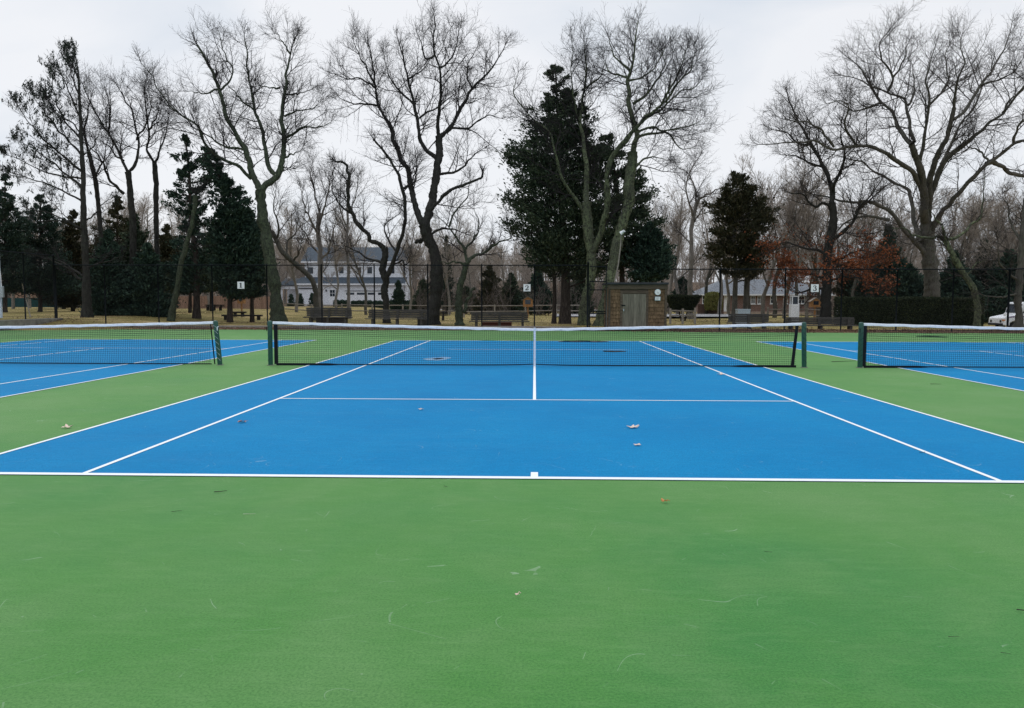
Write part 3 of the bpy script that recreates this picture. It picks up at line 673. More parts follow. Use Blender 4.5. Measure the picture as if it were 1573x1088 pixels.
def evergreen(name, D, prof, trunks, label, fol, n, clump=.45, ln=.26, wd=.1, upd=.8, group=None, gaps=.45, seed=0, bk=None, dep=.8, cat_='tree', basey=None, per=26, arms=True, baseD=None):
    """prof: rows (py, pxL, pxR) from the top down"""
    g = np.random.default_rng(500+seed); prof = sorted(prof); ys = np.array([p[0] for p in prof], float); xl = np.array([p[1] for p in prof], float); xr = np.array([p[2] for p in prof], float)
    bx = trunks[0][0][0][0]; p0 = at(bx, 470, D); z0 = float(gz(p0[0], p0[1])); root = thing(name, (p0[0], p0[1], z0), label, cat_, group)
    wdt = xr-xl; fine = np.linspace(ys[0], ys[-1], 200); wf = np.interp(fine, ys, wdt); cdf = np.cumsum(wf+12); cdf /= cdf[-1]
    nc = max(10, n//per); yy = np.interp(g.random(nc), cdf, fine); hw = np.interp(yy, ys, wdt)/2; cx = np.interp(yy, ys, (xl+xr)/2)
    th = g.random(nc)*2*math.pi; rad = np.sqrt(g.random(nc))**(.6)
    # uneven outline: bulges and hollows by height and direction
    lob = .86+.2*np.sin(yy*.11+th*2+seed)+.12*np.sin(yy*.31+th*3+2*seed)+.08*np.sin(yy*.7-th*5)
    keep = (np.sin(yy*.17+th*1.7+seed*1.3)+np.sin(yy*.06-th*2.3+seed)+g.normal(size=nc)*.8) > -1.6+gaps
    rad = np.clip(rad*lob*1.1*(1+.12*g.normal(size=nc)), 0, 1.18); pts = []; rm = []
    for y_, h_, c_, t_, r_, kp in zip(yy, hw, cx, th, rad, keep):
        if not kp: continue
        rr_ = h_/ppm(D); pts.append(at(c_, y_, D)+np.array([r_*rr_*math.cos(t_), r_*rr_*dep*math.sin(t_), 0])); rm.append(rr_)
    pts = np.array(pts); rm = np.array(rm)
    stem = np.array([at(x, y, D) for x, y, _ in cr([(x, y, 0) for x, y in trunks[0][0]], 60)])
    axis = np.stack([np.interp(pts[:, 2], stem[:, 2], stem[:, 0]), np.full(len(pts), stem[0, 1])], 1)
    hr = np.hypot(pts[:, 0]-axis[:, 0], pts[:, 1]-axis[:, 1]); sz = np.clip(pts[:, 2]-hr*g.uniform(.25, .9, len(pts)), at(bx, ys[-1], D)[2]-.1, stem[-1, 2])
    st_ = np.stack([np.interp(sz, stem[:, 2], stem[:, 0]), axis[:, 1], sz], 1); arm = pts-st_; L_ = np.linalg.norm(arm, axis=1)
    st2 = st_+arm*.4; idx = g.integers(0, len(pts), n); t_ = g.random(n)**.75; sp_ = np.minimum(clump, .07+L_[idx]*.17)*(1.25-t_)
    t_ = np.maximum(t_, 1-1.5/np.maximum(L_[idx]*.6, .1)*g.random(n))
    pos = st2[idx]+(pts-st2)[idx]*t_[:, None]+g.normal(size=(n, 3))*sp_[:, None]*[.8, .8, .5]
    dr_ = nrm(arm[idx]+[0, 0, .3])+g.normal(size=(n, 3))*.45; dr_ = nrm(dr_); q_ = g.normal(size=(n, 3)); s2_ = nrm(np.cross(dr_, q_))
    Lc = (ln*(.6+.8*g.random(n)))[:, None]; Wc = (wd*(.6+.8*g.random(n)))[:, None]
    V = np.stack([pos-dr_*Lc/2, pos+s2_*Wc/2, pos+dr_*Lc/2, pos-s2_*Wc/2], 1).reshape(-1, 3); Q = np.arange(4*n).reshape(-1, 4)
    mesh_np('crown', V, Q, fol, root)
    tr = []; bk = bk or M_dead
    for i, (pl_, r0, r1) in enumerate(trunks):
        px = cr([(x, y, 0) for x, y in pl_], 12); Pw = np.array([at(x, y, D+.4*i) for x, y, _ in px]); Pw[0, 2] = float(gz(Pw[0, 0], Pw[0, 1]))-.1
        rr = np.linspace(r0, r1, 12)/ppm(D); rr[0] *= 1.35; tr.append(tubes(Pw[None], rr[None], 9))
    if arms:  # limbs from the stem out to the clumps
        Pw = np.array([at(x, y, D) for x, y, _ in cr([(x, y, 0) for x, y in trunks[0][0]], 30)]); sel = pts[g.integers(0, len(pts), min(len(pts), 160))]
        A = []
        for e in sel:
            j = np.abs(Pw[:, 2]-(e[2]-.35*abs(e[0]-Pw[:, 0].mean()))).argmin(); s_ = Pw[j]; mid = (s_+e)/2+np.array([0, 0, -.1]); A.append(cr([s_, mid, e], 6))
        A = np.array(A); tr.append(tubes(A, np.tile(np.linspace(.05, .012, 6), (len(A), 1)), 4))
    V, Q = cat(tr); mesh_np('trunk', V, Q, bk, root, True)
    return root

# --- tall bare trees, limbs measured from the photograph
T4 = [(10, 8.5, 0, [(663, 498), (666, 476), (671.5, 432), (668, 391), (657, 363), (652, 345)]),
 (6.5, 1.2, 1, [(653, 350), (642.6, 327.6), (636, 305.5), (631.6, 286.7), (626, 262), (615, 242.6), (605.4, 217.8), (602.6, 198.5), (590, 176.4), (580.6, 157), (576.4, 126.8), (573.7, 93.7), (565, 66)]),
 (7.5, 5.5, 0, [(654, 350), (659, 327.6), (664.6, 308), (666, 289.5), (673, 256), (675.7, 228.8), (674.3, 209.5)]),
 (2.4, 1, 1, [(580.6, 162.6), (562.6, 160), (537.8, 158.5), (521, 150)]),
 (2.2, .8, 1.2, [(576, 135), (554, 121), (532, 121), (510, 113)]),
 (2.2, .8, 1.2, [(576, 130), (562.6, 104.8), (551.6, 82.7), (543, 63)]),
 (4, 1.2, 1, [(674, 209), (671.5, 193), (675.7, 165.4), (677, 132), (675.7, 104.8), (667.4, 82.7), (666, 55), (667.4, 30)]),
 (2, .8, 1.2, [(675.7, 104.8), (692, 91), (700.5, 69), (706, 44)]),
 (2, .8, 1.2, [(667, 85.5), (653.6, 91), (648, 69), (640, 50)]),
 (4.5, 1.2, 1.1, [(675, 212), (689.5, 198.5), (703, 176.4), (714.3, 154.4), (725, 135), (739, 124), (755.6, 104.8), (769.4, 82.7), (776, 70)]),
 (2, .8, 1.2, [(725, 135), (717, 118.5), (719.8, 96.5), (733.6, 71.7)]),
 (2.6, .9, 1.1, [(692, 197), (717, 197), (736, 184.7), (752.9, 177.8), (770, 182)]),
 (4.5, 1.2, 1, [(674, 246), (670, 242.6), (653.6, 228.8), (644, 212), (642.6, 190), (637, 165.4), (630, 137.8), (626, 118.5), (617.8, 82.7), (609.5, 55)]),
 (2.2, .8, 1.1, [(637, 162.6), (620.5, 146), (604, 129.6), (593, 104.8), (590, 82.7)]),
 (2, .8, 1.1, [(627.4, 121), (642.6, 113), (656.4, 99)]),
 (2.2, .8, 1, [(644, 182), (659, 171), (675.7, 162.6), (692, 149), (706, 138)]),
 (3, 1, .9, [(673, 268), (678.4, 267.4), (697.7, 264.6), (714.3, 253.6), (725.3, 239.8), (741.8, 228.8)]),
 (4, 1.6, .35, [(655, 325), (670, 313.8), (684, 297.7), (703, 288), (725, 278.4), (741.8, 271.5), (741.8, 264.6)]),
 (2.6, 1.2, .5, [(664.6, 359), (678.4, 351), (697.7, 353.8), (711.5, 357.9)]),
 (4, 2.6, 0, [(655, 366), (645, 370), (639, 372)])]
hero('bare_tree', 52, T4, 'tall bare tree with black forked trunk right of the white house', M_bark, M_tw, seed=1, n2=7, n3=6, dens=1.95)
T3 = [(11, 7.5, 0, [(428, 497), (423.4, 454), (416.5, 410), (409.6, 369), (403, 327.6), (400, 292)]),
 (6, 1.5, 1, [(400, 294), (392, 275), (386, 262), (380.4, 237), (364, 209.5), (350, 184.7), (342, 154), (335, 132), (325, 107.5), (311.5, 85.5), (303, 69)]),
 (2.2, .8, 1.1, [(337.7, 140.6), (352.9, 124), (358.4, 104.8), (347, 88), (341.8, 74.4), (335, 46.9)]),
 (2.2, .8, 1, [(335, 138), (311.5, 143), (289.5, 140.6)]),
 (2, .9, .9, [(388.7, 168), (372, 154), (358, 138), (344.6, 126.8)]),
 (3.2, .9, .9, [(386, 275), (366.6, 256), (339, 242.6), (317, 223), (303, 193), (286.7, 183), (264.6, 165.4), (245, 140.6), (234, 118.5), (217.8, 99)]),
 (2.6, .8, .9, [(378, 232), (365, 229), (347, 226), (328, 215), (308.8, 201), (300.5, 176)]),
 (6.5, 1.4, .9, [(401, 296), (411, 284), (427.6, 270), (434.5, 248), (435.8, 215), (433, 182), (435.8, 154), (440, 124), (442.7, 96.5), (446.9, 80), (455, 57)]),
 (2, .8, 1.1, [(445.5, 82.7), (435.8, 66), (424.8, 52)]),
 (2.8, .9, 1, [(436, 214), (455, 204), (469, 195.7), (491, 195.7), (508, 187.5)]),
 (2.2, .8, 1, [(437, 179), (455, 171), (477, 168), (490, 158.5)]),
 (2, .8, 1, [(440, 146), (463.4, 143), (477, 138)]),
 (2, .8, 1, [(430, 135), (413.8, 135), (400, 132)]),
 (4.5, 1.3, 1.1, [(427, 271), (416.5, 262), (411, 248), (405.5, 220.5), (401, 193), (391.5, 171), (386, 138), (381.8, 107.5), (379, 80), (375, 52)]),
 (2.2, .8, .8, [(436, 243), (452, 236), (462, 231)])]
hero('bare_tree', 50, T3, 'tall bare tree with greenish mossy trunk just right of sign 1', M_bark3, M_tw, seed=2, dens=1.95)
T8a = [(8, 7, 0, [(896, 498), (899, 465), (906.8, 432), (908, 391), (904, 363), (901.3, 335.8), (901, 311)]),
 (5.5, 1.2, .9, [(901, 313), (900, 290), (900.6, 262), (897.8, 228.8), (892, 187.5), (895, 154), (900.6, 118.5), (899, 82.7), (897, 62)]),
 (5.5, 3.5, .4, [(908, 392), (917.8, 369), (926, 344), (932, 316.5), (932, 280), (938, 243), (953, 226), (970, 204)]),
 (3.2, 1, 1, [(970, 204), (983, 190), (997, 176), (1013.6, 162.6), (1024.6, 143), (1038, 124), (1046.7, 96.5), (1056, 73)]),
 (2.2, .8, 1.1, [(895, 137.8), (911.6, 126.8), (925.4, 113), (931, 91)]),
 (2.2, .8, 1.1, [(892, 187.5), (880, 150), (878.5, 124), (878.5, 91), (878.5, 66)]),
 (3.4, .9, .7, [(901, 330), (880, 300), (865, 276), (853.7, 242.6), (842.7, 204), (812, 176), (798.6, 160), (790, 140.6), (796, 112)])]
hero('bare_tree', 50, T8a, 'bare tree with lichen-green forked trunk in front of the tallest dark cedar', M_barkl, M_tw, seed=3, dens=2.5)
T8b = [(8.5, 7.5, 0, [(921, 499), (929, 465), (940, 418.5), (945.4, 388), (951, 360.6), (959, 333), (967.5, 305.5), (965.4, 289.5), (969.5, 262), (972, 234)]),
 (5.5, 1.2, 1, [(972, 236), (977.8, 206.8), (969.5, 176), (965, 154), (965, 124), (972, 96.5), (976.4, 60.6), (980.5, 30)]),
 (2.8, .9, 1, [(972, 160), (988.8, 149), (1005, 129.6), (1016, 110), (1022, 91), (1008, 74)]),
 (2.4, .8, 1, [(965, 121), (950, 116), (936, 110), (928, 91)]),
 (2.4, .8, 1, [(966.8, 107.5), (953, 96.5), (942, 82.7), (936, 60.6)]),
 (3, 1, .9, [(976, 212), (983, 209.5), (1002.6, 205.4), (1024.6, 205.4), (1035.7, 217.8), (1046.7, 228.8), (1066, 226)]),
 (2.6, .9, 1, [(976, 196), (1002.6, 176), (1019, 165.4), (1046.7, 140.6), (1066, 137.8), (1077, 124)]),
 (2.4, .8, .9, [(978, 204), (1000, 195.7), (1022, 200), (1041, 197), (1060.5, 193), (1080, 182)]),
 (2.2, .8, 1, [(965, 124), (990, 118), (1010, 98), (1022, 72)]),
 (2.4, .8, 1, [(1022, 158), (1040, 128), (1060, 108), (1068, 82)]),
 (2.6, .9, .8, [(969, 262), (985, 248), (1005, 240), (1022, 246)])]
hero('bare_tree', 48.5, T8b, 'bare tree with lichen-covered trunk leaning right, directly behind the shed gate', M_barkl, M_tw, seed=4, dens=2.5)
T10 = [(12, 10, 0, [(1433, 500), (1432, 457), (1429.4, 410), (1425, 371.7), (1423.9, 341)]),
 (7.5, 4, .3, [(1424, 345), (1418, 316.5), (1419, 292), (1413.6, 259), (1408, 242.6), (1400, 220.5)]),
 (3.8, 1, 1, [(1400, 222), (1380.6, 195.7), (1366.8, 168), (1353, 157), (1339, 135), (1322.7, 104.8), (1309, 93.7), (1296, 84)]),
 (3.2, 1, 1, [(1405, 217.8), (1397, 193), (1391.6, 165.4), (1389, 151.6), (1364, 143), (1336.5, 132), (1314.4, 121), (1292, 116)]),
 (2.2, .8, 1, [(1391.6, 162.6), (1402.6, 151.6), (1404, 124), (1400, 96.5)]),
 (2.2, .8, 1, [(1364, 140.6), (1372, 118.5), (1355.7, 91), (1350, 71.7), (1364, 49.6), (1376, 34)]),
 (2, .8, 1, [(1372, 118.5), (1389, 91), (1394, 69)]),
 (4.5, 1, .8, [(1414, 285), (1408, 275.7), (1400, 262), (1375, 245), (1353, 231.6), (1331, 224.7), (1303, 226), (1281, 228.8), (1253.7, 217.8), (1226, 217.8), (1195.8, 220.5), (1165, 222)]),
 (2.2, .8, 1, [(1281, 226), (1264.8, 204), (1242.7, 190), (1215, 187.5), (1195, 180)]),
 (2.2, .8, 1, [(1314, 222), (1298, 193), (1303, 165), (1292, 154), (1270, 160)]),
 (5, 1.4, .6, [(1422, 392), (1412.8, 380), (1390.8, 355), (1371.5, 330), (1352, 316.5), (1330, 309.6), (1305, 311), (1270, 303), (1240, 296)]),
 (4.5, 1.2, .8, [(1412, 372), (1403, 330), (1398, 297), (1386, 286), (1369.5, 278), (1350, 267), (1331, 258), (1325, 248), (1298, 242.6), (1270, 236)]),
 (3, 1, .5, [(1366, 338), (1345, 333), (1327, 333), (1305, 338.6), (1283, 358), (1264, 377)]),
 (6, 2.6, .3, [(1425, 341), (1427, 310), (1427, 289.5), (1433, 259), (1438.5, 242.6), (1452, 215), (1460.5, 187.5), (1466, 165.4)]),
 (2.6, .9, 1, [(1466, 167), (1468.8, 132), (1477, 110), (1479.9, 91), (1477, 58)]),
 (3.2, .9, 1, [(1464, 184), (1482.6, 171), (1496.4, 146), (1504.7, 132), (1524, 110), (1546, 66), (1554, 36)]),
 (2.2, .8, 1, [(1504.7, 132), (1529.5, 124), (1554, 113), (1570.9, 91)]),
 (3.4, 1, .9, [(1412, 252), (1419, 220.5), (1424.7, 182), (1427.5, 154.4), (1422, 124), (1430, 91), (1437, 70)]),
 (2, .8, 1, [(1427, 162), (1446.8, 143), (1457.8, 121), (1452, 88), (1462, 62)]),
 (5.5, 1.3, .7, [(1427, 300), (1438.5, 275.7), (1449.6, 248), (1468.8, 231.6), (1491, 215), (1515.7, 193), (1540.6, 173.7), (1554, 151.6), (1575, 135)]),
 (3, .9, .8, [(1446, 252), (1466, 209.5), (1479.9, 184.7), (1499, 160), (1508, 130), (1500, 95)]),
 (5, 1.6, .4, [(1428, 362), (1436, 345), (1448.7, 324.8), (1465, 305.5), (1491, 275.7), (1510, 259), (1524, 248), (1540.6, 234), (1557, 220.5), (1578, 216)]),
 (4, 2, .4, [(1515, 252), (1525, 250), (1537.8, 256), (1554, 267), (1578, 272), (1610, 285)]),
 (2.2, .8, .9, [(1520, 250), (1506, 232), (1490, 226), (1480, 216)]),
 (2.4, .8, .9, [(1557, 220), (1560, 200), (1574, 180), (1590, 150)]),
 (2.2, .8, 1, [(1353, 157), (1335, 165), (1310, 170), (1280, 150)]),
 (2.2, .8, 1, [(1540, 174), (1552, 160), (1580, 120), (1590, 70)])]
hero('oak_tree', 60, T10, 'very wide bare oak with thick grey trunk rising behind the long clipped hedge', M_oak, M_tw2, s=1.1, seed=5, dens=1.75, n2=7, n3=6, depth=.8)
T9 = [(8, 6, 0, [(1268, 485), (1269.5, 454), (1271, 424), (1271, 391), (1276, 363), (1280.5, 333), (1277, 311)]),
 (5, 1.2, .9, [(1277, 313), (1278.6, 292), (1264.8, 256), (1253.7, 234), (1245.5, 217.8), (1229, 190), (1216, 165), (1208, 140)]),
 (3.5, 1, 1, [(1279, 296), (1286, 275), (1294, 255), (1298, 235), (1290, 205), (1296, 175)]),
 (4, 1.2, .9, [(1276, 370), (1297, 355), (1311, 341), (1322, 316.5), (1340, 298), (1352, 280)]),
 (3, 1, .8, [(1271, 432), (1262, 428), (1250, 423), (1233.7, 420), (1215, 410)]),
 (3, 1, .9, [(1272, 395), (1255, 384), (1235, 382), (1210, 372), (1190, 375)]),
 (3, 1, .9, [(1278, 318), (1265, 312), (1250, 318), (1235, 300), (1212, 296)]),
 (3, 1, .9, [(1274, 405), (1295, 395), (1320, 385), (1345, 388)]),
 (2.4, .9, .8, [(1271, 436), (1290, 426), (1320, 428), (1350, 440)]), (2.4, .9, .8, [(1270, 446), (1250, 444), (1225, 450), (1205, 440)]), (2.4, .9, .8, [(1272, 412), (1300, 408), (1330, 415), (1355, 405)]),
 (2.6, .9, 1, [(1246, 220), (1230, 222), (1210, 205), (1190, 200)]),
 (2.6, .9, 1, [(1264, 256), (1245, 252), (1222, 240), (1200, 238)])]
r9, P1, P2, P3 = hero('bare_tree', 57, T9, 'dark-trunked tree holding russet dead leaves, behind sign 3', M_bark, M_tw2, seed=6, dens=2.4, depth=.7)
lo = np.concatenate([P3[:, -1], P3[:, 1]]); zc = (lo[:, 2] < at(1270, 338, 57)[2]); lo = lo[zc]; pr_ = np.exp(-((lo[:, 2]-at(1270, 415, 57)[2])/1.7)**2); lo = lo[rng.random(len(lo)) < pr_*(.55+.4*np.sin(lo[:, 0]*1.9+lo[:, 2]*2.3))]
fx = np.where(lo[:, 0] > at(1325, 400, 57)[0], .35, 1); lo = lo[rng.random(len(lo)) < fx]; lo = np.repeat(lo, 4, 0)+rng.normal(size=(4*len(lo), 3))*[.2, .2, .07]; V, Q = cards(lo, .16, .1, -.4); mesh_np('leaves', V, Q, M_russet, r9)
# russet understory on the right of it
T11 = [(5, 3.6, .1, [(1501, 497), (1501, 465), (1494, 440.6), (1484.5, 427), (1473.5, 410), (1459.7, 385.5), (1452.8, 371.7)]),
 (3.2, .9, .6, [(1452.8, 373), (1443, 363), (1426.6, 366), (1404.6, 363), (1390, 352), (1370, 350)]),
 (3, .9, .6, [(1455, 368), (1476, 360.6), (1492.8, 344), (1506.6, 333), (1509, 305), (1512, 270)]),
 (2.4, .8, .6, [(1453, 372), (1450, 355), (1438, 338), (1425, 322)]),
 (2, .8, .5, [(1484, 427), (1500, 405), (1515, 400)])]
hero('crooked_tree', 46, T11, 'small crooked lichen-covered tree bending left in front of the hedge', M_barkl, M_tw2, s=.75, seed=7, dens=1.2, n3=5)
T12 = [(5.5, 4, .1, [(1564.5, 500), (1564.5, 451.6), (1567, 415.8), (1568.6, 391), (1572, 350), (1578, 300)]),
 (2.6, .9, .6, [(1565, 430), (1550.7, 424), (1539.6, 410), (1534, 393.7), (1532, 370)]),
 (2.2, .8, .7, [(1566, 452), (1545, 456), (1520, 455), (1500, 452)]),
 (2.4, .8, .8, [(1570, 372), (1555, 350), (1548, 320), (1540, 300)])]
hero('bare_tree', 45.5, T12, 'slim brown bare tree at the right edge in front of the white van', M_oak, M_tw2, s=.8, seed=8, dens=1.3, n3=5)
T5 = [(5.5, 5, 0, [(594, 498), (593, 465), (590, 446), (593, 429.6), (587.5, 415.8), (592, 391), (590, 380)]),
 (4.5, 1.5, .5, [(590, 381), (579, 373), (568, 370), (565.4, 360.6), (549, 344), (540.6, 327.6), (535, 314), (535, 297.7), (535, 270), (532, 253.6), (518, 249)]),
 (4.5, 1.5, .5, [(592, 430), (604, 407.5), (609.5, 385.5), (617.8, 360.6), (622, 327.6), (622, 300), (617.8, 290), (609.5, 264.6), (593, 237), (576.4, 217.8)]),
 (2.4, .9, .7, [(609.5, 388), (595.7, 369), (590, 349.6), (598.5, 338.6), (612, 330)]),
 (2.6, .9, .7, [(588, 404), (565.4, 396.5), (549, 388), (537.8, 380), (520, 378)]),
 (2.4, .9, .6, [(606, 405), (618, 402), (626, 408), (630, 396)]),
 (2.2, .8, .8, [(540, 328), (525, 318), (512, 300), (510, 275)]),
 (2.2, .8, .8, [(618, 292), (635, 275), (640, 250)])]
hero('crooked_tree', 54, T5, 'crooked black-trunked tree with twisting limbs in front of the white house garage', M_bark, M_tw, s=.95, seed=9, dens=1.5, n3=5)
T6 = [(6, 4.5, 0, [(706, 499), (704.6, 470), (706, 445), (711.5, 424), (717, 404.8)]),
 (4, 1.5, .4, [(717, 406), (722, 397), (728, 393.7), (744.6, 388), (751, 382)]),
 (3.2, 1, .7, [(718, 403), (711.5, 377), (700.5, 366), (689.5, 347), (675.7, 335.8)]),
 (3.4, 2.6, 0, [(712, 480), (719, 462), (724, 450), (730, 443)]),
 (2.6, .9, .8, [(745, 388), (765, 372), (785, 365), (780, 345)]),
 (2.4, .9, .8, [(714, 385), (730, 365), (735, 345), (728, 320)]),
 (2.4, .9, .7, [(716, 405), (700, 402), (685, 404), (672, 400)]),
 (2.2, .8, .8, [(690, 348), (700, 325), (716, 305), (722, 280)])]
hero('crooked_tree', 50, T6, 'small crooked tree with mottled bark and broken stub, left of the third bench', M_bark3, M_tw, s=.85, seed=10, dens=1.4, n3=5)
TA = [(4.2, 3.4, .1, [(492, 478), (492, 430), (492, 382.7), (488, 355), (491, 327.6)]),
 (2.6, .8, 1, [(491, 328), (484, 300), (478, 275), (480, 250)]), (2.4, .8, 1, [(490, 360), (478, 340), (468, 318), (462, 290)]),
 (2.4, .8, 1, [(491, 340), (500, 315), (506, 285), (512, 262)]), (2.2, .8, 1, [(491, 400), (505, 385), (512, 355), (520, 330)]), (2.2, .8, .9, [(491, 390), (480, 378), (470, 360), (458, 345)])]
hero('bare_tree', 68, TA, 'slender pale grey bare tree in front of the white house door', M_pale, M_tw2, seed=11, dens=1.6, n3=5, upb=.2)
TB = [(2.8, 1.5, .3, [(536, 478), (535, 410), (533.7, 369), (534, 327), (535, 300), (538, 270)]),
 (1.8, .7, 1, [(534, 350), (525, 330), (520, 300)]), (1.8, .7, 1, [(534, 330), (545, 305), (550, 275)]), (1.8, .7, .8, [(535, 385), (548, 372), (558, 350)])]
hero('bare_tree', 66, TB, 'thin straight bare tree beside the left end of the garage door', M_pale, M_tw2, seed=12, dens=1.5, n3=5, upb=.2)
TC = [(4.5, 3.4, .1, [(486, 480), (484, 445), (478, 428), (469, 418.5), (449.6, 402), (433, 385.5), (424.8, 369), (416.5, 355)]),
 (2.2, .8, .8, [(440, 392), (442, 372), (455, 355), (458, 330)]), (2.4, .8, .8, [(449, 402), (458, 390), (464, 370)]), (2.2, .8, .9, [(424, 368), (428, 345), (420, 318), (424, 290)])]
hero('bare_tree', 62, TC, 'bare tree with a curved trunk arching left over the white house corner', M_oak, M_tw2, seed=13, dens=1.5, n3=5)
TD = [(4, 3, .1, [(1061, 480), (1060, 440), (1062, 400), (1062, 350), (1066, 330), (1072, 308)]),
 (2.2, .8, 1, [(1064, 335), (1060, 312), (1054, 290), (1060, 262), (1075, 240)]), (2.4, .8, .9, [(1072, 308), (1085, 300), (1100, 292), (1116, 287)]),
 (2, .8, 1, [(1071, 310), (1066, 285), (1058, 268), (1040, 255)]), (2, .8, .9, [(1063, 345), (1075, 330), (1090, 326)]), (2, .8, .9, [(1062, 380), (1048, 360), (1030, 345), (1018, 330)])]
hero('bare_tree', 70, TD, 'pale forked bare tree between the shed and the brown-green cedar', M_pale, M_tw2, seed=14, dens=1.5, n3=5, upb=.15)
# bare trees of the left group
T2 = [(5.5, 4.5, 0, [(212, 490), (207, 465), (205, 410), (204, 341), (200, 298), (197, 264.6)]),
 (3, .9, 1, [(197, 266), (190, 248), (176, 220.5), (165, 204), (154, 185), (138, 154), (128, 132)]),
 (3, .9, 1, [(198, 264), (207, 254), (212, 229), (209.5, 198), (201, 171), (188, 145), (178, 128)]),
 (2, .8, 1, [(210, 215), (222, 195), (232, 170), (228, 140)]), (2, .8, 1, [(190, 247), (178, 240), (168, 225), (150, 215)]),
 (2, .8, 1, [(165, 204), (170, 180), (166, 155), (160, 130)])]
hero('bare_tree', 55, T2, 'bare tree with dark Y-shaped fork between the pine and the left cedars', M_bark, M_tw, seed=15, dens=1.95)
T2b = [(4.5, 3.5, 0, [(243, 488), (243, 420), (240, 360), (240, 298), (237, 248)]),
 (2.4, .8, 1, [(237, 250), (227, 231.6), (229, 204), (226, 179), (223, 143), (225, 120)]), (2.2, .8, 1, [(238, 250), (248, 225), (256, 200), (260, 178)]), (2, .8, 1, [(228, 200), (240, 182), (245, 160)])]
hero('bare_tree', 57, T2b, 'straight dark bare tree just right of the Y-forked one', M_bark, M_tw, seed=16, dens=1.8)
T2c = [(4, 3.2, 0, [(163, 488), (158, 420), (154, 350), (150, 298), (143, 262), (136.5, 234)]),
 (2.4, .8, 1, [(137, 236), (130, 205), (134, 175), (140, 150)]), (2.4, .8, 1, [(150, 300), (146, 270), (160, 245), (166, 215)]), (3, 1, .8, [(190, 298), (178, 286), (168, 275.7), (160, 253.6), (146, 234), (132, 215)])]
hero('bare_tree', 59, T2c, 'thin dark bare tree close behind the pine trunk on the left', M_bark, M_tw, seed=17, dens=1.8)
T2d = [(4.5, 3, .3, [(262, 490), (271.5, 449), (276, 416), (285, 380), (296, 340), (300, 300)])]
hero('bare_tree', 51, T2d, 'grey mottled trunk leaning right under the left cedars', M_bark3, M_tw, seed=18, dens=1.2)

# pine with bare stem, windswept tufts to the left
T1 = [(6.8, .8, 0, [(133.7, 494), (133, 450), (132, 410), (129.6, 355), (128, 300), (128, 275.7), (124, 193), (121, 124), (117, 91), (113, 75)]),
 (2.6, .8, 1.2, [(128, 290), (95, 262), (60, 235), (28, 215)]), (2.4, .8, 1.2, [(128, 265), (90, 235), (55, 200), (25, 160)]),
 (2.4, .8, 1.2, [(126, 240), (95, 205), (70, 175), (50, 145)]), (2.2, .8, 1.3, [(125, 215), (100, 185), (85, 150), (77, 110)]),
 (2, .8, 1.4, [(124, 185), (110, 150), (100, 125), (90, 105)]), (1.8, .8, 1.4, [(122, 150), (113, 125), (106, 100), (104, 85)]),
 (2, .8, 1.2, [(128, 310), (90, 290), (50, 275), (15, 265)]), (2, .8, 1, [(128, 275), (80, 268), (40, 250), (10, 238)]),
 (1.6, .7, 1.3, [(119, 120), (114, 105), (112, 92), (112, 80)]), (1.6, .7, 1.2, [(125, 205), (112, 190), (90, 175), (70, 150)]),
 (2, .8, .1, [(130, 356), (105, 341), (78, 328), (45, 322)]), (1.8, .8, .1, [(125, 352), (110, 343), (77, 339), (50, 341)]),
 (2.4, .8, .1, [(126, 430), (110, 416), (91, 405), (50, 391)]), (2.2, .8, .1, [(127, 424), (104, 408), (84, 398), (70, 396)]),
 (1.8, .8, .15, [(130, 340), (145, 330), (158, 314), (170, 306)]), (1.8, .8, .15, [(133, 412), (150, 405), (170, 400), (186, 390)]), (1.8, .8, .1, [(133, 400), (142, 392), (152, 378)]),
 (1.8, .8, .5, [(127, 240), (140, 228), (148, 215), (154, 200)])]
r1, P1, P2, P3 = hero('pine_tree', 49.5, T1, 'tall thin pine with dark needle tufts swept to the left', M_bark, M_tw, s=.62, seed=19, dens=1.6, n2=5, n3=3, wig=.1, upb=.22)
tp = P2[:, 2:].reshape(-1, 3); zt = at(60, 320, 49.5)[2]; xr_ = at(122, 250, 49.5)[0]
tp = tp[(tp[:, 2] > zt) & ((tp[:, 0] < xr_) | (rng.random(len(tp)) < .1))]; tp = tp[rng.random(len(tp)) < .3]; tp = np.repeat(tp, 8, 0)+rng.normal(size=(8*len(tp), 3))*[.05, .05, .11]
V, Q = cards(tp, .22, .05, 1.6); mesh_np('needles', V, Q, M_tuft, r1)

# --- evergreens
evergreen('cedar_tree', 54, [(92, 850, 855), (104, 843, 863), (118, 838, 870), (134, 832, 876), (150, 830, 890), (180, 812, 908), (205, 796, 920), (240, 780, 940), (285, 777, 955), (330, 778, 960), (365, 784, 962), (395, 790, 960), (412, 808, 950), (425, 840, 920)],
          [([(868, 498), (869, 450), (868, 400), (862, 300), (858, 200), (853, 100)], 8, 1.0), ([(851, 497), (852, 450), (850, 410), (845, 350)], 3.5, 2)], 'huge dark green cedar, the tallest evergreen, behind sign 2', M_cedar, 100000, seed=1, gaps=.75, clump=.6, per=125, ln=.21, wd=.085)
evergreen('cedar_tree', 55, [(205, 925, 940), (225, 915, 955), (250, 915, 975), (268, 920, 1000), (300, 920, 1006), (340, 920, 1008), (380, 920, 1005), (405, 925, 990)],
          [([(955, 498), (956, 450), (955, 400), (950, 300), (935, 215)], 5, 1.2)], 'dark cedar behind the lichened trunks, right half of the big evergreen mass', M_cedar, 25000, seed=2, gaps=.75, clump=.55, per=110, ln=.22, wd=.09)
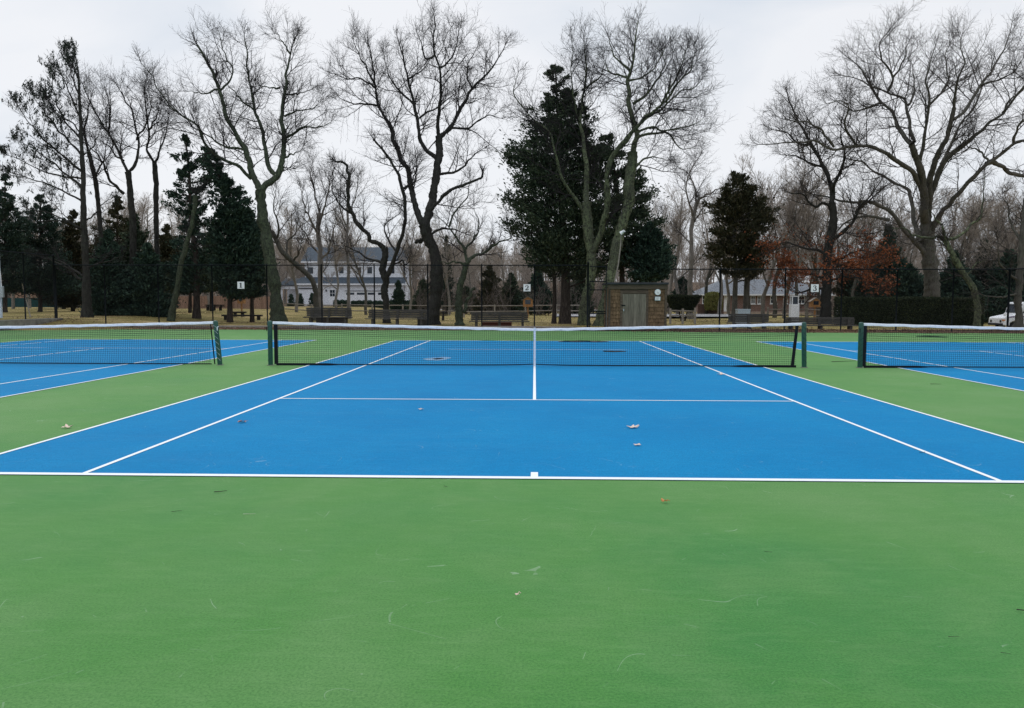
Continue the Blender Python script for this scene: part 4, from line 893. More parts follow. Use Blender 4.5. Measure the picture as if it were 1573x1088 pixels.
evergreen('cedar_tree', 53, [(343, 990, 1010), (360, 975, 1025), (385, 968, 1034), (410, 965, 1035), (428, 960, 1030)], [([(1000, 498), (1000, 440), (998, 400), (1000, 350)], 3, 1)],
          'small round-topped dark cedar just above the shed roof', M_ever, 11000, seed=3, gaps=.2, clump=.4)
evergreen('cedar_tree', 62, [(262, 1118, 1140), (285, 1108, 1162), (302, 1092, 1176), (325, 1084, 1186), (350, 1084, 1188), (380, 1080, 1190), (400, 1080, 1190), (415, 1095, 1180), (425, 1120, 1165)],
          [([(1128, 490), (1129, 450), (1130, 410), (1126, 330), (1126, 285)], 4.5, 1.0), ([(1144, 490), (1146, 440), (1147, 400), (1142, 330), (1140, 300)], 4, .8)], 'bronze-green cedar with two bare lower stems in front of the brick house', M_cedar2, 26000, seed=4, gaps=.5, per=95, clump=.55, bk=M_oak)
evergreen('cedar_tree', 56, [(210, 262, 300), (228, 262, 296), (245, 258, 330), (262, 268, 300), (275, 275, 345), (292, 262, 300), (310, 250, 310), (330, 268, 325), (360, 262, 330), (400, 255, 330), (435, 250, 335), (448, 262, 320)],
          [([(302, 494), (302, 438), (300.5, 382.7), (295, 355), (292, 298), (289.5, 248), (284, 215)], 5.5, 1.2)], 'ragged dark cedar with gaps and a straight stem, left of sign 1', M_ever, 13000, seed=5, gaps=1.1, clump=.45, per=60)
evergreen('cedar_tree', 55, [(225, 312, 330), (255, 310, 340), (270, 318, 352), (290, 330, 372), (310, 322, 388), (340, 318, 396), (380, 318, 404), (420, 320, 408), (440, 326, 406), (456, 340, 395)],
          [([(353, 490), (353, 450), (352, 400), (348, 330), (330, 240)], 4, 1)], 'dense dark cedar directly behind sign 1', M_ever, 34000, seed=6, gaps=.6, clump=.5, per=80)
evergreen('cedar_tree', 57, [(318, 370, 385), (345, 372, 398), (390, 365, 410), (430, 362, 412), (455, 370, 408)], [([(387, 482), (387, 450), (386, 400), (384, 340)], 3, 1)],
          'narrow dark cedar between sign 1 and the mossy trunk', M_ever, 12000, seed=7, gaps=.3)
LG = 'dark evergreens behind the left fence'
for i, (px, D, top, hw, bot, fm, lab) in enumerate((
    (8, 66, 268, 46, 445, M_spruce, 'broad dark spruce at the far left edge, left of the pine'), (62, 70, 295, 52, 452, M_spruce, 'broad olive-dark spruce left of the pine trunk'),
    (112, 74, 322, 46, 468, M_cedar2, 'dim bronze evergreen right behind the pine stem'), (165, 54, 352, 42, 493, M_ever, 'low very dark evergreen just right of the pine stem'),
    (208, 58, 330, 46, 490, M_cedar, 'dark evergreen around the Y-forked bare tree trunk'), (226, 54, 372, 38, 493, M_ever, 'dark low evergreen left of the leaning grey trunk'),
    (180, 76, 300, 60, 475, M_cedar2, 'wide bronze evergreen far behind the Y-forked tree'), (292, 66, 385, 36, 446, M_cedar, 'dark evergreen behind the straight cedar stem'),
    (98, 90, 335, 50, 468, M_spruce, 'dim spruce low behind the pine stem'), (256, 72, 345, 34, 450, M_cedar2, 'bronze evergreen left of the ragged cedar with gaps'), (325, 76, 352, 34, 446, M_cedar, 'dark evergreen filling the gap left of sign 1'))):
    h = bot-top; pf = [(top, px-2, px+3), (top+.12*h, px-.3*hw, px+.3*hw), (top+.35*h, px-.65*hw, px+.6*hw), (top+.6*h, px-.9*hw, px+.9*hw), (top+.85*h, px-hw, px+hw), (bot, px-.8*hw, px+.8*hw)]
    evergreen('evergreen_tree', D, pf, [([(px, 494), (px, bot-25), (px, top+10)], 3.5, .6)], lab, fm, 30000, seed=20+i, gaps=.6, per=80, ln=.22, wd=.09, clump=.6, group=LG)
RG = 'dark evergreens beyond the long hedge'
for i, (px, D, top, hw, bot, fm, lab) in enumerate((
    (1366, 78, 345, 26, 462, M_spruce, 'conical green spruce left of the oak trunk'), (1345, 82, 385, 34, 466, M_ever, 'low dark evergreen right of the russet leaves'),
    (1395, 76, 405, 36, 466, M_ever, 'rounded dark evergreen touching the left side of the oak trunk'), (1468, 80, 385, 30, 472, M_ever, 'dark evergreen right of the oak trunk'),
    (1512, 84, 368, 26, 476, M_spruce, 'pointed green spruce right of the crooked lichened tree'), (1550, 80, 380, 34, 480, M_ever, 'dark spruce behind the white van'),
    (1590, 84, 350, 34, 480, M_spruce, 'tall spruce cut by the right edge'), (1490, 70, 425, 30, 486, M_ever, 'low dark evergreen under the crooked lichened tree'), (1306, 88, 400, 22, 466, M_cedar2, 'olive evergreen right of the dark russet-leaved trunk'), (1535, 66, 440, 28, 490, M_ever, 'low dark bush left of the white van'))):
    h = bot-top; pf = [(top, px-2, px+3), (top+.15*h, px-.4*hw, px+.4*hw), (top+.4*h, px-.75*hw, px+.7*hw), (top+.7*h, px-hw, px+hw), (bot, px-.9*hw, px+.9*hw)]
    evergreen('evergreen_tree', D, pf, [([(px, 484), (px, bot-10), (px, top+8)], 3, .6)], lab, fm, 11000, seed=40+i, gaps=.1, ln=.34, wd=.14, clump=.6, group=RG)
MG = 'dim evergreens in the middle distance'
for i, (px, D, top, hw, bot, fm, lab) in enumerate((
    (686, 96, 362, 13, 474, M_spruce, 'slim spruce just right of the big black trunk'), (650, 100, 430, 22, 476, M_cedar, 'low dark evergreen right of the white house porch'), (612, 110, 431, 13, 474, M_ever, 'small pointed fir at the right end of the garage'),
    (752, 90, 408, 26, 478, M_cedar2, 'olive-brown evergreen left of sign 2'), (785, 92, 420, 24, 478, M_cedar, 'dark evergreen directly left of sign 2'), (826, 88, 415, 30, 480, M_ever, 'dark evergreen directly behind sign 2'), (890, 86, 420, 28, 480, M_cedar, 'dark evergreen between the cedar trunk and the fence post'),
    (985, 84, 420, 34, 482, M_cedar2, 'dim evergreen behind the shed'), (1048, 90, 425, 22, 474, M_ever, 'dark evergreen right of the shed above the clipped bush'), (716, 94, 440, 22, 476, M_cedar, 'low evergreen behind the mottled crooked tree'),
    (447, 140, 452, 6.5, 475, M_ever, 'cone-shaped shrub at the left corner of the white house'), (461.5, 139, 451, 7, 475, M_ever, 'cone-shaped shrub in the middle of three by the white house'), (479, 138, 450, 8, 475, M_ever, 'cone-shaped shrub left of the white house door'))):
    h = bot-top; pf = [(top, px-1, px+1), (top+.15*h, px-.35*hw, px+.35*hw), (top+.4*h, px-.65*hw, px+.65*hw), (top+.8*h, px-hw, px+hw), (bot, px-.9*hw, px+.9*hw)]
    small = hw < 10
    evergreen('conical_shrub' if small else 'evergreen_tree', D, pf, [([(px, 478), (px, bot-6), (px, top+5)], 1.6, .4)], lab, fm, 3500 if small else 8000, seed=60+i, gaps=-.5 if small else .1, ln=.22 if small else .36, wd=.12, clump=.3 if small else .6, group='cone shrubs by the white house' if small else MG, cat_='shrub' if small else 'tree', arms=not small)

# --- hedges and clipped bushes: leafy shell over a solid twiggy core
def hedge(x0, x1, y0, y1, z0, z1, label, n, fm=M_hedge, name='hedge', cat_='hedge', rnd_=.0, group=None, ln=.09, taper=0):
    root = thing(name, ((x0+x1)/2, (y0+y1)/2, z0), label, cat_, group); g = rng
    A = [(x1-x0)*(z1-z0), (x1-x0)*(y1-y0), (y1-y0)*(z1-z0)*2]; A = np.array(A)/sum(A); w_ = g.choice(3, n, p=A)
    u, v = g.random(n), g.random(n); P = np.empty((n, 3)); P[:, 0] = x0+(x1-x0)*u; P[:, 1] = y0; P[:, 2] = z0+(z1-z0)*v
    t_ = w_ == 1; P[t_, 1] = y0+(y1-y0)*v[t_]; P[t_, 2] = z1
    s_ = w_ == 2; P[s_, 0] = np.where(g.random(s_.sum()) < .5, x0, x1); P[s_, 1] = y0+(y1-y0)*u[s_]; P[s_, 2] = z0+(z1-z0)*v[s_]
    cx, cy, cz = (x0+x1)/2, (y0+y1)/2, (z0+z1)/2
    if rnd_ > 0:
        q = (P-[cx, cy, cz])/[(x1-x0)/2, (y1-y0)/2, (z1-z0)/2]; r_ = np.linalg.norm(q, axis=1, keepdims=True); P = [cx, cy, cz]+q*(1-rnd_+rnd_/r_*1.0)*[(x1-x0)/2, (y1-y0)/2, (z1-z0)/2]
    if taper: f = 1-taper*(1-(P[:, 2:3]-z0)/(z1-z0)); P[:, :2] = [cx, cy]+(P[:, :2]-[cx, cy])*f
    P += g.normal(size=P.shape)*.035; P[:, 2] += .03*np.sin(P[:, 0]*1.3)+.02*np.sin(P[:, 0]*4.1)
    V, Q = cards(P, ln, ln*.6, .3); mesh_np('foliage', V, Q, fm, root)
    k = 1-.06-.3*rnd_; b = MB(); ct = 1-taper
    hx, hy, hz = (x1-x0)/2*k, (y1-y0)/2*k, (z1-z0)/2*k
    b.add([(cx-hx*ct, cy-hy*ct, cz-hz), (cx+hx*ct, cy-hy*ct, cz-hz), (cx+hx*ct, cy+hy*ct, cz-hz), (cx-hx*ct, cy+hy*ct, cz-hz), (cx-hx, cy-hy, cz+hz), (cx+hx, cy-hy, cz+hz), (cx+hx, cy+hy, cz+hz), (cx-hx, cy+hy, cz+hz)],
          [(0,3,2,1),(4,5,6,7),(0,1,5,4),(1,2,6,5),(2,3,7,6),(3,0,4,7)]); b.build('core', mat_core, root, bev=.12)
    return root
mat_core = mat('hedge core', (.012, .014, .009), 1, 0)
Dh = 52; hedge(gX(1296, Dh), gX(1512, Dh), Dh-18.7, Dh-18.7+1.6, -.1, at(1400, 458.5, Dh)[2], 'long dark clipped hedge behind the right court', 42000)
Dh = 60; hz_ = at(1050, 455, Dh)[2]; bb = at(1050, 479, Dh)[2]
hedge(gX(1028, Dh), gX(1077, Dh), Dh-18.7, Dh-18.7+2, bb, hz_, 'clipped flat-topped dark bush right of the shed', 14000, M_hedge, 'clipped_bush', 'bush', taper=.45)
for px in (1044, 1052, 1060):
    pass
b = MB()
for dx in (-.35, 0, .3): p = at(1050, 470, Dh+1); b.tube([(p[0]+dx*.4, p[1], 0), (p[0]+dx*1.2, p[1], bb+.3)], .07, 6, .05)
bs = [o for o in C.objects if o.name.startswith('clipped_bush')][0]; b.build('trunk', M_dead, bs, True)
BX = 'round box shrubs along the white house'
for i, (px, hw) in enumerate(((517, 4.5), (526, 4.5), (533, 4.5), (544, 4.5), (552, 4.5), (560, 4.5), (568, 4.5), (577, 4.5), (584, 4.5))):
    D_ = 128; p = at(px, 466, D_); r_ = hw/ppm(D_); hedge(p[0]-r_, p[0]+r_, p[1]-r_, p[1]+r_, 0, at(px, 462 if i > 2 else 461, D_)[2], 'round dark box shrub in the row along the front of the white house garage', 1500, M_ever, 'round_shrub', 'shrub', .6, BX, .16)
D_ = 120; hedge(gX(600, D_), gX(662, D_), D_-18.7, D_-17.2, 0, at(630, 462.5, D_)[2], 'low dark clipped hedge right of the white house garage', 7000, M_ever, 'hedge', 'hedge', ln=.16)

# --- woodland trees further back: four kinds built once, then copied
def proto_tree(seed, H, name='woodland_tree', spread=.5, tw=M_twf, bk=M_pale, n1=14, n2=7, n3=5):
    g = np.random.default_rng(900+seed); st = [np.array([0, 0, -.2])]; d = np.array([0, 0, 1.])
    for i in range(11): d = nrm(d+g.normal(size=3)*.13+[0, 0, .12]); st.append(st[-1]+d*H*.8/11)
    P = np.array(st)[None]; Rr = np.linspace(.2, .05, 12)[None]*H/15; 
    n0 = 7; tt = np.linspace(.28, .85, n0)+g.uniform(-.04, .04, n0)
    P0, R0 = spawn(P, Rr, np.zeros(n0, int), tt, g.uniform(.32, .5, n0)*H*(1.15-.6*tt), spread, .12, .13, 10, .6, .03, g)
    P0b = cr(P[0], 10)[None]; A = np.concatenate([P0, P0b]); B = np.concatenate([R0, np.linspace(.2, .05, 10)[None]*H/15*.9])
    P1, R1 = children(P0, R0, n1, .08*H, .19*H, .8, .14, .15, 6, .5, .018, .2, g)
    P1c, R1c = children(P, Rr, n1, .08*H, .2*H, .8, .14, .15, 6, .4, .018, .45, g); P1 = np.concatenate([P1, P1c]); R1 = np.concatenate([R1, R1c])
    P2, R2 = children(P1, R1, n2, .03*H, .085*H, .8, .12, .15, 4, .55, .013, .1, g)
    P3, R3 = children(P2, R2, n3, .015*H, .045*H, .8, .1, .1, 2, .6, .011, .1, g)
    root = thing(name, (0, 0, 0), 'x', 'tree'); V, Q = cat([tubes(P, Rr, 8), tubes(P0, R0, 6)]); mesh_np('trunk', V, Q, bk, root, True)
    V, Q = cat([tubes(P1, R1, 4), tubes(P2, R2, 3), tubes(P3, R3, 3)]); mesh_np('crown', V, Q, tw, root)
    root['H'] = H; return root
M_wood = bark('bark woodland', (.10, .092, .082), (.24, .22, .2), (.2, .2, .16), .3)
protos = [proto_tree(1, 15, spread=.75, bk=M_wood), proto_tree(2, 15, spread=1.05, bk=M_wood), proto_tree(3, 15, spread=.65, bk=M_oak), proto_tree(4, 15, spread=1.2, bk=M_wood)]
used = [False]*4
def plant(k, px, D, top, label, group):
    o = protos[k] if not used[k] else copy_tree(protos[k]); used[k] = True
    if 'H' in o: del o['H']
    x = gX(px, D); z = float(gz(x, D-18.7)); H = at(px, top+rnd.uniform(0, 34), D)[2]-z; s = H/15.6
    o.location = (x, D-18.7, z); o.scale = (s, s, s); o.rotation_euler = (0, 0, rnd.uniform(0, 6.28)); tag(o, label, 'tree', group)
WL = [('bare woodland tree in the dim line behind the left cedars', 'woodland trees at left', [(20, 90, 250), (45, 100, 270), (85, 84, 262), (118, 96, 250), (160, 88, 225), (188, 80, 235), (225, 92, 240), (262, 84, 250), (320, 90, 262), (350, 96, 280)]),
      ('bare grey woodland tree behind the white house', 'woodland trees behind the white house', [(438, 175, 300), (452, 168, 320), (470, 180, 330), (505, 178, 345), (545, 172, 335), (580, 180, 340), (640, 170, 345), (655, 160, 352), (425, 150, 330), (410, 120, 300)]),
      ('bare woodland tree between the black-trunked tree and the big cedar', 'woodland trees in the centre gap', [(700, 110, 330), (724, 96, 318), (742, 118, 340), (760, 104, 345), (778, 100, 320), (795, 120, 345), (690, 88, 275), (630, 92, 300), (562, 86, 262), (515, 84, 285), (455, 82, 262)]),
      ('bare grey woodland tree in the line right of the shed', 'woodland trees right of the shed', [(1008, 86, 262), (1028, 96, 250), (1042, 84, 232), (1085, 92, 225), (1105, 84, 210), (1120, 100, 240), (1150, 88, 205), (1172, 94, 215), (1190, 84, 190), (1205, 98, 235)]),
      ('bare grey woodland tree in the thicket behind the russet-leaved tree', 'woodland trees behind the russet tree', [(1222, 80, 215), (1240, 92, 235), (1258, 84, 225), (1290, 90, 240), (1308, 80, 230), (1325, 96, 250), (1345, 86, 235), (1372, 92, 240), (1395, 84, 250)]),
      ('bare grey woodland tree right of the oak trunk', 'woodland trees right of the oak', [(1452, 84, 240), (1470, 92, 228), (1488, 86, 245), (1505, 96, 235), (1522, 84, 228), (1540, 90, 240), (1556, 84, 225), (1575, 88, 235), (1600, 84, 220), (1620, 90, 235)])]
for lab, grp, L in WL:
    for (px, D, top) in L: plant(rnd.randrange(4), px, D, top, lab, grp)
for k in range(4):
    if not used[k]: plant(k, 1640+20*k, 95, 230, WL[-1][0], WL[-1][1])

# far woods: one grey-brown mass on the rise beyond
def far_woods():
    g = np.random.default_rng(77); n = 620; D = g.uniform(150, 330, n); px = g.uniform(-150, 1750, n); X = np.array([gX(a, b) for a, b in zip(px, D)]); Y = D-18.7; Z = gz(X, Y); H = g.uniform(11, 17, n)
    k = 6; P = np.stack([np.stack([X+g.normal(size=n)*.3*i*.4, Y, Z+H*.85*i/(k-1)], 1) for i in range(k)], 1); Rr = np.linspace(.22, .05, k)[None]*np.ones((n, 1))
    P1, R1 = children(P, Rr, 16, 3, 6.5, .7, .15, .12, 5, .5, .04, .15, g); P2, R2 = children(P1, R1, 8, 1, 2.8, .8, .12, .12, 3, .6, .03, .1, g); P3, R3 = children(P2, R2, 3, .5, 1.5, .8, .1, .1, 2, .7, .024, .1, g)
    V, Q = cat([tubes(P, Rr, 5), tubes(P1, R1, 3), tubes(P2, R2, 3), tubes(P3, R3, 3)])
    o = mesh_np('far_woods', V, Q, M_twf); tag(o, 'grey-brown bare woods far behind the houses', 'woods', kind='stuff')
far_woods()
# undergrowth of bare brush between the woodland trees
def brush():
    g = np.random.default_rng(78); n = 2600; D = g.uniform(78, 150, n); px = g.uniform(-60, 1650, n)
    ok = ~((px > 425) & (px < 640) & (D < 165)) & ~((px > 1060) & (px < 1250) & (D < 140)) & ~((px < 430) & (D < 112)); D = D[ok]; px = px[ok]; n = len(D)
    X = np.array([gX(a, b) for a, b in zip(px, D)]); Y = D-18.7; Z = gz(X, Y); d = nrm(np.stack([g.normal(size=n)*.5, g.normal(size=n)*.5, np.ones(n)], 1)); H = g.uniform(1.5, 4.5, n)
    P = np.stack([np.stack([X, Y, Z-.1], 1)+d*(H*i/3)[:, None]+g.normal(size=(n, 3))*.06*i for i in range(4)], 1); Rr = np.linspace(.03, .012, 4)[None]*np.ones((n, 1))
    P1, R1 = children(P, Rr, 9, .5, 1.8, .7, .1, .2, 4, .7, .014, .1, g); P2, R2 = children(P1, R1, 5, .3, .8, .8, .05, .2, 2, .8, .012, .1, g)
    V, Q = cat([tubes(P, Rr, 3), tubes(P1, R1, 3), tubes(P2, R2, 3)]); tag(mesh_np('undergrowth', V, Q, M_brush), 'bare brown undergrowth between the woodland trunks', 'undergrowth', kind='stuff')
brush()

# ---------------------------------------------------------------- leaf litter
def litter():
    g = np.random.default_rng(5); P = []
    n = 15000; X = g.uniform(GXL, GXR, n); f = g.random(n); e = np.interp(X, [GXL, 2.6, 7.5, GXR], [22.4, 22.4, 20.8, 20.5]); Y = e+(f**.8)*3.4
    k = np.sin(X*1.1)+np.sin(X*.37+2)+g.normal(size=n)*.7 > -.9; P.append(np.stack([X, Y, gz(X, Y)+.01+.05*g.random(n)], 1)[k])
    n = 9000; X = g.uniform(-34, 34, n); Y = g.uniform(24.5, 50, n); P.append(np.stack([X, Y, gz(X, Y)+.01], 1))
    n = 1500; X = g.uniform(GXL, GXR, n); e = np.interp(X, [GXL, 2.6, 7.5, GXR], [22.4, 22.4, 20.8, 20.5]); Y = e-np.abs(g.normal(size=n))*.35; P.append(np.stack([X, Y, 0*X+.012], 1))
    P = np.concatenate(P); V, Q = cards(P, .1, .07, 0, g); V = V.reshape(-1, 4, 3); c = V.mean(1, keepdims=True); V = (V-c)*[1, 1, .35]+c; V[:, :, 2] += .015
    tag(mesh_np('leaf_litter', V.reshape(-1, 3), Q, M_litter), 'brown dead leaves scattered along the fence foot and lawn', 'leaf litter', kind='stuff')
litter()

# ---------------------------------------------------------------- benches
def bench(px0, px1, D, top, label, m=M_bench, seatz=.4, group='weathered plank benches behind the fence', legs=3, under=None):
    xa, xb = gX(px0, D), gX(px1, D); y = D-18.7; tz = at((px0+px1)/2, top, D)[2]; z0 = float(gz((xa+xb)/2, y)); o = thing('bench', ((xa+xb)/2, y, z0), label, 'bench', group)
    n = 4; h = (tz-z0-seatz-.02)/n; b = MB()
    for i in range(n):
        z = z0+seatz+.02+i*h; e = rnd.uniform(-.03, .03); b.box(xa+e+.03, xb+e-.03, y+.02-.03*(i/n), y+.06-.03*(i/n), z+.006, z+h-.004)
    b.build('backrest', m, o, bev=.006)
    b = MB()
    for i in range(3): b.box(xa-.06, xb+.06, y-.5+i*.17, y-.5+i*.17+.155, z0+seatz-.05, z0+seatz)
    b.build('seat', m, o, bev=.006)
    for i in range(legs):
        x = xa+.35+(xb-xa-.7)*i/(legs-1); b = MB(); b.box(x-.07, x+.07, y-.42, y-.28, z0, z0+seatz-.052); b.box(x-.07, x+.07, y-.1, y+.0, z0, tz-.04); b.box(x-.05, x+.05, y-.28, y-.1, z0+seatz-.17, z0+seatz-.052); b.build('leg', m, o, bev=.008)
    return o
bench(470, 541, 47, 472.5, 'weathered plank bench nearest the mossy trunk, leftmost of the big benches', seatz=.58)
bench(565, 657, 48, 475.5, 'long weathered plank bench left of the black-trunked tree', seatz=.5)
bench(723, 812, 46.5, 479.5, 'long weathered plank bench left of sign 2 with brick-red block beneath', seatz=.36)
bench(1118, 1182, 45.5, 482, 'weathered plank bench behind the middle net, below the bronze cedar', seatz=.34)
bench(1204, 1314, 44.5, 487.5, 'long weathered plank bench between the two net posts on the right', seatz=.24)
bench(315, 345, 78, 468, 'small dark bench against the board fence left of sign 1', M_benchd, group='benches')
bench(660, 688, 60, 478, 'dark bench partly behind the black trunk', M_benchd, group='benches')
for (px0, px1, D, zt, lab) in ((356, 377, 62, .42, 'short low dark backless bench near sign 1'), (341, 402, 57, .4, 'long low dark backless bench below sign 1')):
    xa, xb = gX(px0, D), gX(px1, D); y = D-18.7; z0 = float(gz(xa, y)); o = thing('low_bench', ((xa+xb)/2, y, z0), lab, 'bench'); b = MB(); b.box(xa, xb, y-.2, y+.2, z0+zt-.12, z0+zt); b.build('seat', M_benchd, o, bev=.01)
    for x in (xa+.25, xb-.25): b = MB(); b.box(x-.08, x+.08, y-.16, y+.16, z0, z0+zt-.122); b.build('leg', M_benchd, o)
def crate(px0, px1, D, py0, m, label, name='storage_box', cat_='box'):
    xa, xb = gX(px0, D), gX(px1, D); y = D-18.7; zt = at((px0+px1)/2, py0, D)[2]; z0 = float(gz(xa, y)); o = thing(name, ((xa+xb)/2, y, z0), label, cat_)
    b = MB(); b.box(xa, xb, y-.3, y+.3, z0, zt-.05); b.build('body', m, o, bev=.012); b = MB(); b.box(xa-.02, xb+.02, y-.32, y+.32, zt-.048, zt); b.build('lid', m, o, bev=.01)
crate(487, 531, 48.4, 488, M_benchd, 'dark box under the leftmost weathered bench'); crate(740, 786, 47.6, 495, M_brickd, 'brick-red box behind the bench left of sign 2')
crate(1132, 1151, 47.5, 475, M_steel, 'grey metal box behind the bench below the bronze cedar')
crate(642, 658, 49.4, 488, M_benchd, 'dark box behind the right end of the long bench by the black trunk')
# gabled cedar boxes
def cedar_box(px, hw, D, ytop, ybot, base, label, slope=0):
    c = at(px, (ytop+ybot)/2, D); r_ = hw/ppm(D); z1 = at(px, ytop+hw*.55, D)[2]; z0 = at(px, ybot, D)[2]; zt = at(px, ytop, D)[2]; y = c[1]; gz0 = float(gz(c[0], y))
    o = thing('wooden_box', (c[0], y, gz0), label, 'wooden box', 'small cedar boxes on posts'); b = MB(); b.prism([(c[0]-r_, z0), (c[0]+r_, z0), (c[0]+r_, z1), (c[0], zt-.03), (c[0]-r_, z1)], y-.25, y+.25); bd = b.build('body', M_cedwd, o)
    b = MB(); b.box(c[0]-r_*.55, c[0]+r_*.55, y-.262, y-.252, z0+(z1-z0)*.35, z1-.04); b.build('door', M_glass, bd)
    b = MB()
    for sg in (-1, 1): b.bar((c[0], y, zt+.02), (c[0]+sg*r_*1.3, y, z1-.1), .62, .035)
    b.build('roof', M_rail, o)
    b = MB(); b.box(c[0]-.06, c[0]+.06, y-.06, y+.06, gz0-.05, z0); b.build('post', M_cedwd, o)
cedar_box(371, 5, 76, 452, 466.5, 478, 'pale cedar box with gabled roof on a post under sign 1'); cedar_box(811, 7.5, 70, 456, 471.5, 480, 'orange cedar box with gabled roof under sign 2'); cedar_box(1252, 7, 66, 458, 472, 480, 'yellowish cedar box with slanted roof under sign 3')
# white pedestal lantern
D_ = 56; p = at(1220, 470, D_); o = thing('lamp_pedestal', (p[0], p[1], 0), 'white square pedestal with white lantern left of sign 3', 'lamp')
r_ = 6/ppm(D_); zt = at(1220, 467.5, D_)[2]; b = MB(); b.box(p[0]-r_, p[0]+r_, p[1]-r_, p[1]+r_, 0, zt); b.build('pedestal', M_white, o, bev=.02)
zl = at(1220, 456, D_)[2]; q = r_*.75; b = MB()
for sx in (-1, 1):
    for sy in (-1, 1): b.box(p[0]+sx*q-.03, p[0]+sx*q+.03, p[1]+sy*q-.03, p[1]+sy*q+.03, zt, zl)
b.box(p[0]-q-.05, p[0]+q+.05, p[1]-q-.05, p[1]+q+.05, zl, zl+.05); b.build('lantern_frame', M_white, o); b = MB(); b.box(p[0]-q+.03, p[0]+q-.03, p[1]-q+.03, p[1]+q-.03, zt+.01, zl-.01); b.build('lantern_glass', M_glass, o)
b = MB(); p = at(1286.5, 478, 60); b.box(p[0]-.1, p[0]+.1, p[1]-.1, p[1]+.1, 0, .75); b.tube([(p[0], p[1], .75), (p[0], p[1], 1.35)], .03, 6); b.tube([(p[0], p[1], .95), (p[0], p[1], 1.1)], .1, 8, .05)
tag(b.build('hydrant_post', M_white), 'small white post at the left end of the long hedge', 'post')
# split rail fences
def rail_fence(px0, px1, D, h, label, gap=3.0, rails=(.95, .5)):
    xa, xb = gX(px0, D), gX(px1, D); y = D-18.7; n = max(1, round((xb-xa)/gap)); o = thing('split_rail_fence', (xa, y, float(gz(xa, y))), label, 'fence')
    xs = [xa+(xb-xa)*i/n for i in range(n+1)]
    for x in xs: z0 = float(gz(x, y)); b = MB(); b.box(x-.07, x+.07, y-.06, y+.06, z0-.1, z0+h*1.08+rnd.uniform(-.04, .04)); b.build('post', M_rail, o, bev=.015)
    for r_ in rails:
        b = MB()
        for i in range(n): b.tube([(xs[i], y-.0, h*r_+float(gz(xs[i], y))+rnd.uniform(-.03, .03)), (xs[i+1], y, h*r_+float(gz(xs[i+1], y))+rnd.uniform(-.03, .03))], .055, 6)
        b.build('rail', M_rail, o, True)
rail_fence(432, 902, 74, 1.12, 'long grey split-rail fence in front of the white house', rails=(.97, .5)); rail_fence(1030, 1068, 54, 1.0, 'short split-rail fence just right of the shed', 1.1, (.88, .55))
rail_fence(1180, 1300, 62, 1.0, 'dark split-rail fence behind the benches near sign 3', 3)
# board fences
def board_fence(px0, px1, D, top, label, m=M_boards, name='board_fence', step=.16):
    xa, xb = gX(px0, D), gX(px1, D); y = D-18.7; zt = at((px0+px1)/2, top, D)[2]; o = thing(name, (xa, y, float(gz(xa, y))), label, 'fence'); b = MB(); x = xa; i = 0
    while x < xb:
        z0 = float(gz(x, y)); b.box(x, min(x+step-.012, xb), y, y+.025, z0+.02, zt+.05*math.sin(i*.05)+rnd.uniform(-.012, .012)); x += step; i += 1
    b.build('boards', m, o); x = xa
    while x <= xb: b = MB(); b.box(x-.06, x+.06, y-.1, y-.004, float(gz(x, y)), zt+.08); b.build('post', m, o); x += 2.45
board_fence(262, 420, 92, 455.5, 'tall reddish-brown board fence behind sign 1'); board_fence(100, 124, 96, 459.5, 'piece of brown board fence left of the pine stem'); board_fence(18, 71, 112, 443.5, 'brown board wall above the teal windscreen')
xa, xb, y = gX(-30, 104), gX(97, 104), 104-18.7; o = thing('windscreen_fence', (xa, y, float(gz(xa, y))), 'low fence with teal windscreen at far left beyond the lawn', 'fence')
b = MB(); zt = at(50, 458, 104)[2]; n = 40; Vv = []; Fc = []
for i in range(n+1): x = xa+(xb-xa)*i/n; Vv += [(x, y+.05*math.sin(i*.9), float(gz(x, y))+.02), (x, y+.03*math.sin(i*.7), zt)]; Fc += [(2*i-2, 2*i, 2*i+1, 2*i-1)] if i else []
b.add(Vv, Fc); b.build('screen', M_screen, o)
for i in range(5): x = xa+(xb-xa)*i/4; b = MB(); b.tube([(x, y+.12, float(gz(x, y))), (x, y+.12, zt+.1)], .04, 6); b.build('post', M_blk, o)
# left pole and stake
D_ = 46; p = at(0, 450, D_); b = MB(); o = thing('light_pole', (p[0], p[1], .4), 'pale grey light pole cut by the left edge', 'pole'); b.tube([(p[0]-.05, p[1], .4), (p[0]-.05, p[1], at(0, 285, D_)[2])], .13, 12, .1); b.build('pole', M_steel, o, True)
b = MB(); b.box(p[0]+.08, p[0]+.3, p[1]-.2, p[1]-.05, at(0, 457, D_)[2], at(0, 440, D_)[2]); b.build('switch_box', M_steel, o, bev=.01)
b = MB(); b.tube([at(-1, 410, D_)+[.05, -.1, 0], at(3, 425, D_)+[0, -.1, 0], at(4, 441, D_)+[0, -.1, 0]], .025, 6); b.build('conduit', M_white, o)
D_ = 48; a = at(47, 490, D_); a[2] = float(gz(a[0], a[1])); c = at(34, 436, D_); b = MB(); b.tube([a, (a+c)/2, c], .035, 8, .028); tag(b.build('stake', M_rail, None, True), 'thin pale stake leaning left beyond the left fence corner', 'stake')

